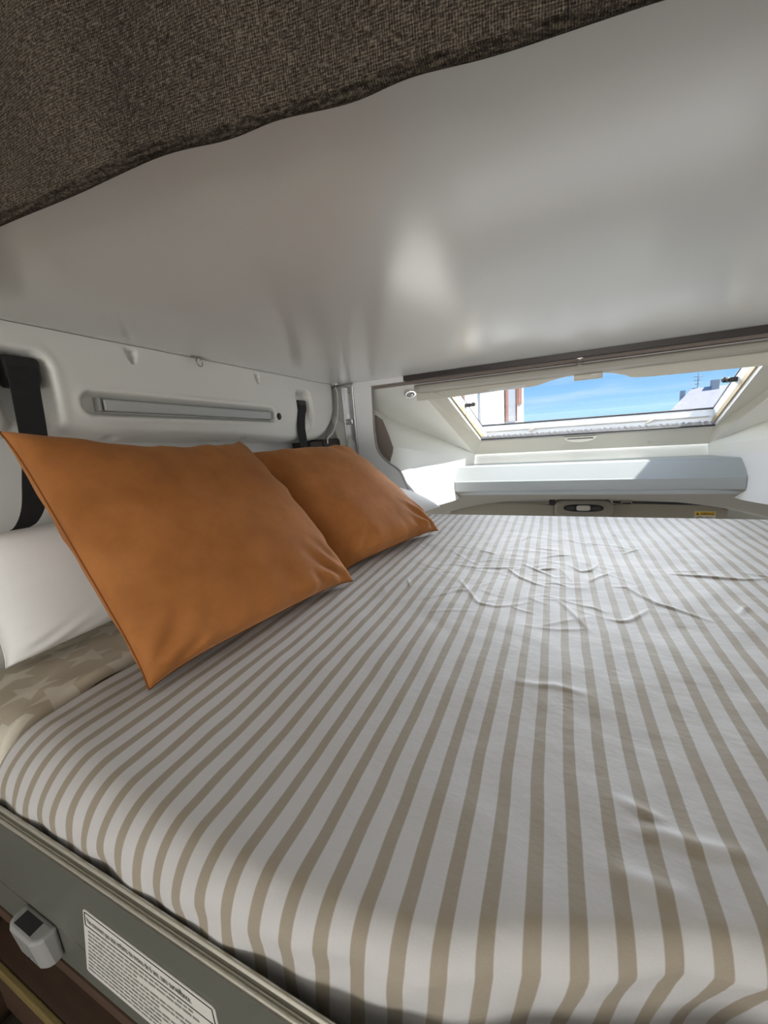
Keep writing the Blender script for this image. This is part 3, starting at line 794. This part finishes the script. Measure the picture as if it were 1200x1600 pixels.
obj('ring_symbol', tube([(0.712 + 0.014 * math.cos(a), LY - 0.002, -0.580 + 0.014 * math.sin(a)) for a in [i * math.pi / 12 for i in range(24)]], 0.0015, 5, closed=True), M['ink'], lb)
obj('printed_lines', join(*[box(0.734, 0.770, LY - 0.0018, LY - 0.001, -0.570 - i * 0.008, -0.567 - i * 0.008) for i in range(3)]), M['inkgrey'], lb)

cl_ = thing('cab_lamp', (0.157, 2.44, -0.56), 'black oval cab lamp with two buttons between the sun visors', 'lamp')
con = [(0.157 + 0.150 * math.copysign(abs(math.cos(a)) ** 0.5, math.cos(a)), -0.520 + 0.052 * math.copysign(abs(math.sin(a)) ** 0.6, math.sin(a))) for a in [i * 2 * math.pi / 40 for i in range(40)]]
obj('console', prism(con, lambda x, z: (x, 2.425, z), lambda x, z: (x, 2.53, z)), M['headliner'], cl_, bevel=0.012, seg=3)
ov = [(0.157 + 0.103 * math.copysign(abs(math.cos(a)) ** 0.7, math.cos(a)), -0.514 + 0.021 * math.copysign(abs(math.sin(a)) ** 0.8, math.sin(a))) for a in [i * 2 * math.pi / 40 for i in range(40)]]
obj('bezel', prism(ov, lambda x, z: (x, 2.415, z), lambda x, z: (x, 2.43, z)), M['black'], cl_, bevel=0.003)
obj('lens', prism([(0.157 + 0.036 * math.copysign(abs(math.cos(a)) ** 0.5, math.cos(a)), -0.512 + 0.016 * math.copysign(abs(math.sin(a)) ** 0.5, math.sin(a))) for a in [i * 2 * math.pi / 28 for i in range(28)]], lambda x, z: (x, 2.410, z), lambda x, z: (x, 2.42, z)), M['lens'], cl_, bevel=0.003)
for xx in (0.157 - 0.066, 0.157 + 0.066):
    obj('button', prism([(xx + 0.024 * math.cos(a), -0.514 + 0.012 * math.sin(a)) for a in [i * 2 * math.pi / 20 for i in range(20)]], lambda x, z: (x, 2.411, z), lambda x, z: (x, 2.42, z)), M['seal'], cl_, bevel=0.002)

# ------------------------------------------------------------------ lower bed: fascia, trim rail, base
lb_ = thing('lower_bed', (0.14, 0.85, -0.66), 'lower bunk base with sage-grey front board and metal trim', 'bed')
obj('base_board', box(-0.93, RX - 0.03, 0.44, 1.49, -0.56, -0.520), M['bwood'], lb_)
obj('front_board', box(-0.955, RX - 0.02, 0.1455, 0.1488, -0.632, -0.416), M['sage'], lb_, bevel=0.003)
obj('lower_strip', box(-0.955, RX - 0.02, 0.1452, 0.1460, -0.567, -0.5635), M['rail'], lb_)
obj('bottom_edge', box(-0.955, RX - 0.02, 0.144, 0.1490, -0.655, -0.633), M['bwood'], lb_)
rail = [(0.1395, -0.420), (0.1382, -0.417), (0.1384, -0.4135), (0.1402, -0.4122), (0.1418, -0.4135), (0.1424, -0.4160), (0.1442, -0.4160), (0.1448, -0.4105), (0.1464, -0.4085), (0.1484, -0.4090), (0.1494, -0.411), (0.1494, -0.4155), (0.146, -0.4175), (0.146, -0.420)]
o = obj('trim_rail', prism(rail, lambda y, z: (-0.956, y, z), lambda y, z: (RX - 0.02, y, z)), M['rail'], lb_, bevel=0.0008); o['label'] = 'shiny metal trim rail'
# ladder socket on the front board
so = [(-0.622, 0.1455), (-0.622, 0.131), (-0.618, 0.1245), (-0.609, 0.121), (-0.565, 0.121), (-0.556, 0.1245), (-0.552, 0.131), (-0.552, 0.1455)]
sk = obj('ladder_socket', join(prism(so, lambda x, y: (x, y, -0.563), lambda x, y: (x * 0.97 - 0.0176, y + 0.004 * (y < 0.14), -0.612))), M['grey'], lb_, bevel=0.005, seg=4)
sk['label'] = 'grey plastic ladder socket'
obj('opening', box(-0.609, -0.572, 0.1265, 0.1405, -0.5640, -0.5626), M['black'], sk)
obj('screw', lathe([(0.002, 0), (0.002, 0.002)], (-0.575, 0.1215, -0.592), (0, -1, 0), 10), M['black'], sk)
# printed warning label
SY = 0.1452
lab = obj('warning_label', prism([(-0.466, -0.4865), (-0.4625, -0.4835), (-0.272, -0.4870), (-0.2685, -0.4905), (-0.272, -0.600), (-0.276, -0.603), (-0.500, -0.603), (-0.503, -0.600)], lambda x, z: (x, SY - 0.0008, z), lambda x, z: (x, SY, z)), M['paper'], lb_)
lab['label'] = 'printed French warning label'
SYf = SY - 0.0012


def bar(x0, z0, x1, z1, h): return prism([(x0, z0 - h), (x1, z1 - h), (x1, z1 + h), (x0, z0 + h)], lambda x, z: (x, SYf, z), lambda x, z: (x, SYf + 0.0003, z))


obj('printed_frame', join(bar(-0.463, -0.4875, -0.2725, -0.4910, 0.0005), bar(-0.470, -0.5100, -0.2725, -0.5125, 0.0005),
                          prism([(-0.4640, -0.4875), (-0.4628, -0.4875), (-0.4695, -0.5100), (-0.4707, -0.5100)], lambda x, z: (x, SYf, z), lambda x, z: (x, SYf + 0.0003, z)),
                          prism([(-0.2731, -0.4910), (-0.2719, -0.4910), (-0.2719, -0.600), (-0.2731, -0.600)], lambda x, z: (x, SYf, z), lambda x, z: (x, SYf + 0.0003, z))), M['ink'], lab)
msg = 'Ne convient pas aux enfants de moins de 6 ans, sans surveillance.'
tg = text_geo(msg, 0.0125, lambda x, y: (x, 0, y), 0.00012)
wmax = max(p[0] for p in tg[0]); kx = 0.162 / wmax
obj('lettering', ([(-0.4635 + x * kx, SYf, -0.5030 - 0.018 * x * kx + z) for x, _, z in tg[0]], tg[1]), M['ink'], lab)
bars = []
for r_ in range(11):
    z = -0.5185 - r_ * 0.0075; x = -0.468 - r_ * 0.0028; xe = -0.30 + random.uniform(-0.02, 0.015)
    if r_ % 3 == 2: xe -= 0.07
    while x < xe:
        wl_ = random.uniform(0.004, 0.013); bars.append(bar(x, z, x + wl_, z, random.uniform(0.0009, 0.0014))); x += wl_ + 0.002
o = obj('printed_lines', join(*bars), M['inkgrey'], lab); o['kind'] = 'stuff'

# seat bench in the dark below the bed
bench = thing('dinette_bench', (-0.5, 0.3, -1.6), 'dark brown bench in the shade under the lower bunk', 'bench')
obj('bench_box', box(-0.943, -0.05, 0.05, 0.9, -1.6, -1.12), M['bwood'], bench)
obj('seat_cushion', box(-0.943, -0.05, 0.04, 0.9, -1.119, -1.02), M['seat'], bench, bevel=0.03, seg=3)
obj('back_panel', box(-0.943, -0.05, 0.1535, 0.300, -1.019, -0.846), M['bwood'], bench)
o = obj('edge_strip', box(-0.943, -0.05, 0.1445, 0.153, -0.870, -0.846), M['olive'], bench, bevel=0.002); o['label'] = 'olive-brown edge strip'

# ------------------------------------------------------------------ mattress with star-print fitted sheet
MT = -0.366


def near_edge(x): return float(np.interp(x, [-0.65, -0.40, -0.235, -0.085, 0.0, 0.113, 0.25, 0.5, 1.25], [0.150, 0.150, 0.150, 0.170, 0.205, 0.250, 0.275, 0.29, 0.29]))


def under(x): return float(np.interp(x, [-0.25, -0.05, 0.12], [0.0, 0.08, 0.20]))


def rbox(x0, x1, y0, y1, z0, z1, r, n=40):
    pts = []
    rows = []
    for k in range(9):                                    # side then rounded shoulder
        if k < 3: ins, z = 0.0, z0 + (z1 - r - z0) * k / 3
        else:
            a = (k - 3) / 5 * math.pi / 2; ins, z = r * (1 - math.cos(a)), z1 - r + r * math.sin(a)
        ring = []; rc = 0.06
        for c, (cx_, cy_) in enumerate(((x1 - rc, y0 + rc), (x1 - rc, y1 - rc), (x0 + rc, y1 - rc), (x0 + rc, y0 + rc))):
            for q in range(9):
                an = -math.pi / 2 + c * math.pi / 2 + q / 8 * math.pi / 2
                ring.append((cx_ + (rc - ins) * math.cos(an), cy_ + (rc - ins) * math.sin(an), z))
        for q in range(1, 60):                            # near side, drawn in and sloping under towards the right
            ring.append((x0 + rc + (x1 - x0 - 2 * rc) * q / 60, y0 + ins, z))
        ring = [(x, y + ((near_edge(x) - 0.150) + max(0, z1 - 0.02 - z) * under(x)) * max(0, min(1, (0.6 - y) / 0.3)), z) for x, y, z in ring]
        rows.append(ring)
    V_, F_ = loft(rows, closed=True); m_ = len(rows[0])
    F_.append(tuple(len(V_) - m_ + i for i in range(m_))); F_.append(tuple(range(m_ - 1, -1, -1)))
    return V_, F_


mt = tag(obj('mattress', rbox(-0.943, RX - 0.03, 0.166, 1.500, -0.5145, MT, 0.045), M['star'], smooth=True), 'mattress in a beige star-print fitted sheet under the striped sheet', 'mattress')
mt.modifiers.new('edges', 'EDGE_SPLIT').split_angle = 1.0

nfx, nfy = 40, 200


def fold_pt(u, v):
    y = 0.172 + 1.278 * v
    gap = 0.008 + 0.012 * math.exp(-((y - 0.38) / 0.10) ** 2) + 0.003 * math.sin(y * 30)
    xe = -0.651 - gap + 0.003 * math.sin(y * 11 + 1)
    if u < 0.15:                                          # rolled edge
        a = u / 0.15 * math.pi * 0.6
        x, z = xe - 0.007 + 0.007 * math.cos(a), -0.3505 + 0.0075 * math.sin(a) - 0.012 * (1 - u / 0.15)
    else:
        t = (u - 0.15) / 0.85
        x = xe - 0.007 - 0.0022 - 0.20 * t; z = -0.3435 - 0.0205 * t ** 0.7
    z += 0.0025 * math.sin(y * 37 + x * 25) * math.sin(x * 31 + y * 9) + 0.0022 * math.sin(y * 60 - x * 50) * max(0, 1 - u * 1.5)
    if y < 0.225: z -= 0.05 * (1 - math.sqrt(max(0, 1 - ((0.225 - y) / 0.055) ** 2)))
    return (x, y, z)


o = obj('sheet_fold', grid(nfx, nfy, fold_pt), M['star'], mt, smooth=True); o['label'] = 'rolled fold of the star-print sheet'

# ------------------------------------------------------------------ striped sheet
ridges = [(0.004, 0.0035, [(-0.208, 0.756), (-0.17, 0.778), (-0.148, 0.811), (-0.109, 0.858)]), (0.004, 0.004, [(-0.104, 0.94), (-0.069, 0.882), (-0.037, 0.851), (-0.001, 0.832)]), (0.004, 0.003, [(-0.192, 1.062), (-0.139, 1.032)]), (0.004, 0.003, [(-0.108, 1.099), (-0.087, 1.176), (-0.043, 1.264)]), (0.004, 0.003, [(-0.177, 0.93), (-0.13, 0.934), (-0.07, 0.947)]), (0.004, 0.004, [(-0.068, 0.971), (-0.033, 0.932), (0.009, 0.89)]), (0.004, 0.004, [(-0.033, 0.938), (0.013, 0.953)]), (0.004, 0.004, [(0.038, 0.981), (0.06, 0.942), (0.08, 0.951), (0.097, 0.987), (0.104, 1.018)]), (0.004, 0.004, [(0.072, 0.881), (0.1, 0.92), (0.122, 0.945)]), (0.005, 0.004, [(0.011, 0.775), (0.03, 0.733), (0.059, 0.657)]), (0.004, 0.003, [(0.048, 0.762), (0.069, 0.757), (0.093, 0.737)]), (0.005, 0.004, [(0.09, 0.714), (0.109, 0.708), (0.127, 0.718), (0.142, 0.737)]), (0.005, 0.003, [(-0.165, 0.767), (-0.136, 0.718), (-0.101, 0.713), (-0.072, 0.727), (-0.032, 0.76)]), (0.004, 0.003, [(-0.021, 1.03), (0.013, 1.052), (0.051, 1.057)]), (0.004, 0.003, [(-0.02, 0.855), (0.009, 0.861), (0.036, 0.841)]), (0.005, 0.0045, [(0.117, 0.862), (0.14, 0.864), (0.156, 0.83), (0.177, 0.792), (0.199, 0.777), (0.219, 0.761), (0.248, 0.741)]), (0.006, 0.005, [(0.237, 0.964), (0.271, 0.964), (0.319, 0.958), (0.352, 0.958), (0.402, 0.975)]), (0.004, 0.003, [(0.163, 1.091), (0.214, 1.141)]), (0.004, 0.003, [(0.293, 0.781), (0.315, 0.822)]), (0.004, 0.004, [(0.097, 0.707), (0.118, 0.71), (0.14, 0.737), (0.16, 0.767)]), (0.007, 0.004, [(0.059, 0.344), (0.078, 0.338), (0.096, 0.334)]), (0.009, 0.005, [(0.07, 0.317), (0.09, 0.321), (0.11, 0.319), (0.13, 0.322), (0.153, 0.328)]), (0.012, 0.005, [(0.044, 0.275), (0.069, 0.274), (0.09, 0.274), (0.1, 0.271)]), (0.004, 0.0035, [(-0.25, 0.712), (-0.216, 0.742), (-0.187, 0.776), (-0.163, 0.774), (-0.129, 0.846)]), (0.003, 0.003, [(-0.319, 0.807), (-0.299, 0.765)]), (0.004, 0.0025, [(-0.268, 0.937), (-0.231, 0.939), (-0.175, 0.925), (-0.109, 0.938)]), (0.004, 0.003, [(-0.201, 0.838), (-0.165, 0.773), (-0.138, 0.718), (-0.109, 0.709)]), (0.006, 0.003, [(-0.045, 0.488), (-0.02, 0.489), (0.003, 0.495), (0.026, 0.492), (0.048, 0.489)])]
XS = np.concatenate([np.linspace(-0.648, -0.40, 60), np.linspace(-0.396, 0.50, 290), np.linspace(0.51, RX - 0.035, 60)])
NX = len(XS)
near = np.interp(XS, [-0.65, -0.40, -0.235, -0.085, 0.0, 0.113, 0.25, 0.5, 1.25], [0.1525, 0.1525, 0.1525, 0.170, 0.205, 0.250, 0.275, 0.29, 0.29])
near = np.convolve(np.pad(near, 12, mode='edge'), np.ones(25) / 25, 'valid')
rad = np.interp(XS, [-0.65, -0.45, -0.2, 0.1, 1.3], [0.075, 0.055, 0.032, 0.022, 0.022])
lean = np.interp(XS, [-0.65, -0.25, -0.05, 0.12, 1.3], [0.05, 0.0, -0.08, -0.20, -0.20])      # side goes under the mattress on the right
# rows: far drop, top, shoulder, near drop
NT_, NS, ND, NF = 330, 16, 26, 10
PX, PY, PZ, PU = [], [], [], []
top_w = []
FARY = 1.510
for k in range(NF):
    t = 1 - k / NF
    PY.append(np.full(NX, FARY + 0.004 - 0.012 * (1 - t))); PZ.append(np.full(NX, -0.35 - 0.012 * (1 - math.sqrt(max(0, 1 - (t * 0.98) ** 2))) - 0.09 * t ** 2)); top_w.append(0.0)
for k in range(NT_):
    t = k / (NT_ - 1)
    y = (FARY - 0.008) * (1 - t) + (near + rad) * t
    PY.append(y); PZ.append(np.full(NX, -0.35)); top_w.append(min(1, t * 60))
for k in range(1, NS + 1):
    a = k / NS * math.pi / 2
    PY.append(near + rad - rad * math.sin(a)); PZ.append(-0.35 - rad * (1 - math.cos(a)) * 1.0); top_w.append(1.0 - k / NS * 0.6)
for k in range(1, ND + 1):
    dn = np.interp(XS, [-0.3, 0.1], [0.065, 0.26]) * k / ND
    inset = np.where(lean < 0, -lean * dn, -lean * dn * 0)
    PY.append(near + inset + 0.0 * dn); PZ.append(-0.35 - rad - dn * np.where(rad > 0.05, 0.6, 1.0)); top_w.append(0.3)
Yg = np.array(PY); Zg = np.array(PZ); Xg = np.tile(XS, (len(PY), 1)); Tw = np.array(top_w)[:, None]
H = np.zeros_like(Yg)
for q in range(70):                                       # faint short creases between the folds
    cx0, cy0 = rng.normal(0.0, 0.18), rng.normal(0.95, 0.17); an = rng.normal(0, 0.5); ln = rng.uniform(0.02, 0.07)
    p0 = (cx0 - ln * math.cos(an), cy0 - ln * math.sin(an)); pm = (cx0, cy0 + rng.normal(0, 0.008)); p1 = (cx0 + ln * math.cos(an), cy0 + ln * math.sin(an))
    ridges.append((0.0042, rng.uniform(0.0008, 0.0019), [p0, pm, p1]))
for wd, ht, pts in ridges:
    x_lo, x_hi = min(p[0] for p in pts) - 0.03, max(p[0] for p in pts) + 0.03; y_lo, y_hi = min(p[1] for p in pts) - 0.03, max(p[1] for p in pts) + 0.03
    near_it = (Xg > x_lo) & (Xg < x_hi) & (Yg > y_lo) & (Yg < y_hi)
    xs_, ys_ = Xg[near_it], Yg[near_it]
    dmin = np.full_like(xs_, 9.0); arc = np.zeros_like(xs_); run = 0.0
    for (x0, y0), (x1, y1) in zip(pts[:-1], pts[1:]):
        L2 = (x1 - x0) ** 2 + (y1 - y0) ** 2
        t = np.clip(((xs_ - x0) * (x1 - x0) + (ys_ - y0) * (y1 - y0)) / L2, 0, 1)
        dd = np.hypot(xs_ - x0 - t * (x1 - x0), ys_ - y0 - t * (y1 - y0))
        arc = np.where(dd < dmin, run + t * math.sqrt(L2), arc); dmin = np.minimum(dmin, dd); run += math.sqrt(L2)
    taper = np.sin(np.pi * np.clip(0.06 + 0.94 * arc / run, 0, 1)) ** 0.7
    hh = ht * 0.66 * taper * (np.exp(-(dmin / (wd * 0.75)) ** 2) + 0.25 * np.exp(-(dmin / (wd * 2.4)) ** 2))
    H[near_it] = np.maximum(H[near_it], hh)
def wob(x, y, s, ph): return np.sin(x * s + ph + 1.3 * np.sin(y * s * 0.7 + ph)) * np.cos(y * s * 0.83 - ph * 1.7 + 0.9 * np.sin(x * s * 0.6))
H = H + 0.0022 * wob(Xg, Yg, 9, 0.4) + 0.0011 * wob(Xg, Yg, 23, 1.9) + 0.0005 * wob(Xg, Yg, 57, 0.7)
H = H - 0.003 * np.exp(-((Xg + 0.05) / 0.3) ** 2 - ((Yg - 0.95) / 0.25) ** 2)                # slight hollow in the middle
lipx = np.exp(-(Xg + 0.648) / 0.030)
H = H + lipx * (0.001 + 0.002 * np.sin(Yg * 21 + 0.5) * np.sin(Yg * 8))
Zg = Zg + H * Tw
side = (1 - Tw)
Yg = Yg - side * 0.004 * wob(Xg, Zg, 60, 0.3) * (Yg < 0.6)
Xe = Xg - lipx * 0.003 * np.sin(Yg * 13 + 1.0)
# on the right the cloth is pulled slantwise where it is tucked under
drop = np.clip(-0.35 - 0.02 - Zg, 0, 1) * (Yg < 0.8)
Uu = Xe + drop * np.interp(Xg, [-0.3, 0.0, 0.15], [0.0, 0.18, 0.42])
nr = len(PY)
Pv = np.stack([Xe.ravel(), Yg.ravel(), Zg.ravel()], 1)
Fv = [(j * NX + i, (j + 1) * NX + i, (j + 1) * NX + i + 1, j * NX + i + 1) for j in range(nr - 1) for i in range(NX - 1)]
uvv = np.stack([Uu.ravel(), Yg.ravel()], 1)
tag(obj('striped_sheet', (Pv, Fv), M['stripe'], smooth=True, solid=-0.003, uv=uvv), 'white cotton sheet with beige stripes spread over the bed', 'bed sheet')

# ------------------------------------------------------------------ cushions and pillows
def cushion_geo(BL, BR, TR, TL, front, backt, n=72, pinch=0.05, pinch_u=0.02, pinch_top=0.05, pw=2.2, ex=0.55, seed=0, wr=0.004, gusset=0.0):
    BL, BR, TR, TL = [np.array(p, float) for p in (BL, BR, TR, TL)]
    nrm = np.cross(BR - BL, TL - BL); nrm /= np.linalg.norm(nrm)
    r = np.random.default_rng(seed); phs = r.uniform(0, 6.28, 12)
    def pos(u, v, s):
        cu = u * (1 - pinch_u * (1 - v ** 6) * abs(u) ** 3); cv = v * (1 - (pinch if v < 0 else pinch_top) * (1 - abs(u) ** (5 if v < 0 else 2)) * abs(v) ** 3)
        a, b = (cu + 1) / 2, (cv + 1) / 2
        p = (BL * (1 - a) + BR * a) * (1 - b) + (TL * (1 - a) + TR * a) * b
        base = max(0.0, (1 - abs(u) ** pw) * (1 - abs(v) ** pw)) ** ex
        ed = math.exp(-((1 - abs(v)) / 0.22)) + 0.0; eu = math.exp(-((1 - abs(u)) / 0.22))
        low = 1.5 if v < 0 else 0.8
        def puck(a, p1, p2): return 1 - 1.6 * abs(math.sin(a * 5.3 + p1 + 0.5 * math.sin(a * 3))) ** 0.7 + 0.6 * math.sin(a * 19 + p2)
        pk = low * ed * puck(u, phs[0], phs[1]) * (0.35 + 0.65 * (0.5 + 0.5 * math.sin(u * 2.1 + phs[7]))) + 0.7 * eu * puck(v, phs[2], phs[3])
        pk += 1.2 * math.exp(-(((u - 0.72) ** 2 + (v + 0.72) ** 2) / 0.05)) * math.sin((u + v) * 26) + 0.9 * math.exp(-(((u + 0.78) ** 2 + (v + 0.78) ** 2) / 0.04)) * math.sin((u - v) * 24)
        big = 0.5 * math.sin(2.3 * u + phs[4]) * math.sin(2.9 * v + phs[5]) + 0.3 * math.sin(5 * u + 3 * v + phs[6])
        th = (front if s > 0 else backt) * base + (wr * pk + wr * 1.2 * big) * min(1, base * 3)
        if wr > 0.004:
            p = p + (BL - TL) / np.linalg.norm(BL - TL) * 0.020 * math.exp(-((v + 0.74) / 0.2) ** 2) * (1 - u ** 4) * (s > 0) * min(1, base * 2)
        if gusset:
            eg = max(0.0, -u) ** 6 * (1 - abs(v) ** 6)
            p = p + nrm * gusset * 0.6 * eg
            if s < 0: p = p - (BR - BL) / np.linalg.norm(BR - BL) * gusset * math.sin(math.pi * min(1, (1 - abs(u)) / 0.5)) * (u < 0) * (1 - abs(v) ** 6)
        return p + nrm * s * max(th, 0.0)
    V, F = [], []
    idx = {}
    for s in (1, -1):
        for j in range(n + 1):
            for i in range(n + 1):
                if s < 0 and (i in (0, n) or j in (0, n)): idx[(s, i, j)] = idx[(1, i, j)]; continue
                u = math.sin((2 * i / n - 1) * math.pi / 2); v = math.sin((2 * j / n - 1) * math.pi / 2)
                u = 0.6 * u + 0.4 * (2 * i / n - 1); v = 0.6 * v + 0.4 * (2 * j / n - 1)
                idx[(s, i, j)] = len(V); V.append(tuple(pos(u, v, s)))
    for s in (1, -1):
        for j in range(n):
            for i in range(n):
                q = (idx[(s, i, j)], idx[(s, i + 1, j)], idx[(s, i + 1, j + 1)], idx[(s, i, j + 1)])
                F.append(q if s > 0 else q[::-1])
    rim = [V[idx[(1, i, 0)]] for i in range(n)] + [V[idx[(1, n, j)]] for j in range(n)] + [V[idx[(1, n - i, n)]] for i in range(n)] + [V[idx[(1, 0, n - j)]] for j in range(n)]
    return (V, F), rim


def cushion(name, label, cat, group, corners, front, backt, mat, seam_mat, **kw):
    g, rim = cushion_geo(*corners, front, backt, **kw)
    lo = np.min(np.array(g[0]), 0); c = np.mean(np.array(g[0]), 0)
    t = thing(name, (c[0], c[1], lo[2]), label, cat, group)
    obj('cover', g, mat, t, smooth=True)
    obj('seam', tube(rim, 0.0016, 5, closed=True), seam_mat, t, smooth=True)
    return t


GC = 'rust orange cushions on the bed'
cushion('cushion', 'nearer rust-orange velour cushion, the larger one, leaning on the near white pillow', 'cushion', GC,
        ((-0.540, 0.303, -0.343), (-0.440, 0.750, -0.343), (-0.733, 0.756, 0.005), (-0.792, 0.315, 0.047)), 0.080, 0.075, M['velour'], M['seam'], seed=3, gusset=0.022, pinch_top=0.20, pinch=0.06, wr=0.0062, ex=0.40, pw=2.4)
cushion('cushion', 'farther rust-orange velour cushion, partly hidden behind the nearer one', 'cushion', GC,
        ((-0.490, 0.795, -0.343), (-0.362, 1.227, -0.343), (-0.687, 1.203, -0.037), (-0.800, 0.785, -0.030)), 0.075, 0.050, M['velour'], M['seam'], seed=9, pinch=0.06, wr=0.0062, ex=0.40, pw=2.4)
GP = 'white bed pillows'
cushion('pillow', 'near white pillow at the left edge, behind the nearer orange cushion', 'pillow', GP,
        ((-0.868, 0.268, -0.350), (-0.868, 0.83, -0.350), (-0.905, 0.83, -0.122), (-0.905, 0.268, -0.122)), 0.070, 0.012, M['cotton'], M['cotton'], seed=5, pinch=0.02, pw=4.5, ex=0.42, wr=0.0025)
cushion('pillow', 'far white pillow, only its corner showing past the farther orange cushion', 'pillow', GP,
        ((-0.93, 0.90, -0.290), (-0.93, 1.53, -0.290), (-0.440, 1.530, -0.322), (-0.62, 0.90, -0.322)), 0.025, 0.115, M['cotton'], M['cotton'], seed=6, pinch=0.03, pw=3.2, ex=0.5, wr=0.002)

# ------------------------------------------------------------------ outside
tag(obj('ground_outside', box(-40, 60, 3.5, 120, -2.35, -2.30), M['ground']), 'asphalt street outside', kind='structure')
def facade(y0, y1, z0, z1, o0, o1):
    # the street front runs almost along the view: x = -0.966 + 0.166 (y - 14), facing right
    nx, ny = 0.9865, -0.1638
    fx = lambda y: -0.966 + 0.166 * (y - 14)
    return prism([(y0, z0), (y1, z0), (y1, z1), (y0, z1)], lambda y, z: (fx(y) + nx * o0, y + ny * o0, z), lambda y, z: (fx(y) + nx * o1, y + ny * o1, z))


hb = thing('street_house', (-4.0, 11.0, -2.3), 'white house with red-brown shutters seen at the left of the skylight', 'building')
obj('wall', facade(7.0, 14.0, -2.3, 7.0, 0.0, -6.0), M['render'], hb)
obj('corner_pilaster', facade(9.6, 10.75, -2.3, 7.0, 0.0, 0.06), M['pilaster'], hb)
for y0, y1 in ((11.81, 12.97), (7.6, 8.6)):
    w_o = obj('window', facade(y0, y1, 0.03, 2.2, 0.0, 0.03), M['windowdark'], hb)
    obj('shutter', facade(y0 - 0.05, y0 + 0.18, 0.03, 2.2, 0.03, 0.06), M['shutter'], w_o)
    obj('shutter', facade(y1 - 0.08, y1 + 0.03, 0.03, 2.2, 0.03, 0.06), M['shutter'], w_o)
obj('shutter', facade(13.15, 13.60, 0.55, 2.2, 0.0, 0.05), M['shutter'], hb)
obj('roof', facade(6.7, 14.3, 7.0, 7.3, 0.3, -6.3), M['roof'], hb)
hr = thing('roofed_house', (13.0, 44.0, -2.3), 'distant grey-roofed house with antenna at the right of the skylight', 'building')
obj('wall', box(9.2, 18.0, 40.3, 43.7, -2.3, -0.1), M['render'], hr)
rp_ = [(8.6, -0.15), (10.9, 1.42), (14.5, 1.42), (18.6, -0.15)]
obj('roof', loft([[(8.8, 40, -0.1), (18.6, 40, -0.1)], [(10.75, 42, 1.70), (16.0, 42, 1.70)], [(10.2, 44, -0.1), (18.6, 44, -0.1)]]), M['roof'], hr)
obj('roof', loft([[(8.8, 40, -0.1), (10.75, 42, 1.70)], [(10.0, 44, -0.1), (10.75, 42.01, 1.70)]]), M['roof'], hr)
obj('chimney', box(9.85, 10.15, 41.4, 41.8, 0.5, 1.55), M['pilaster'], hr)
obj('chimney', box(12.0, 12.5, 41.7, 42.2, 1.0, 2.2), M['pilaster'], hr)
obj('antenna', join(tube([(11.1, 42, 1.4), (11.1, 42, 2.9)], 0.04, 6), tube([(10.75, 42, 2.6), (11.45, 42, 2.6)], 0.03, 6), tube([(10.8, 42, 2.3), (11.4, 42, 2.3)], 0.03, 6), tube([(10.9, 42, 2.0), (11.3, 42, 2.0)], 0.03, 6)), M['pilaster'], hr)
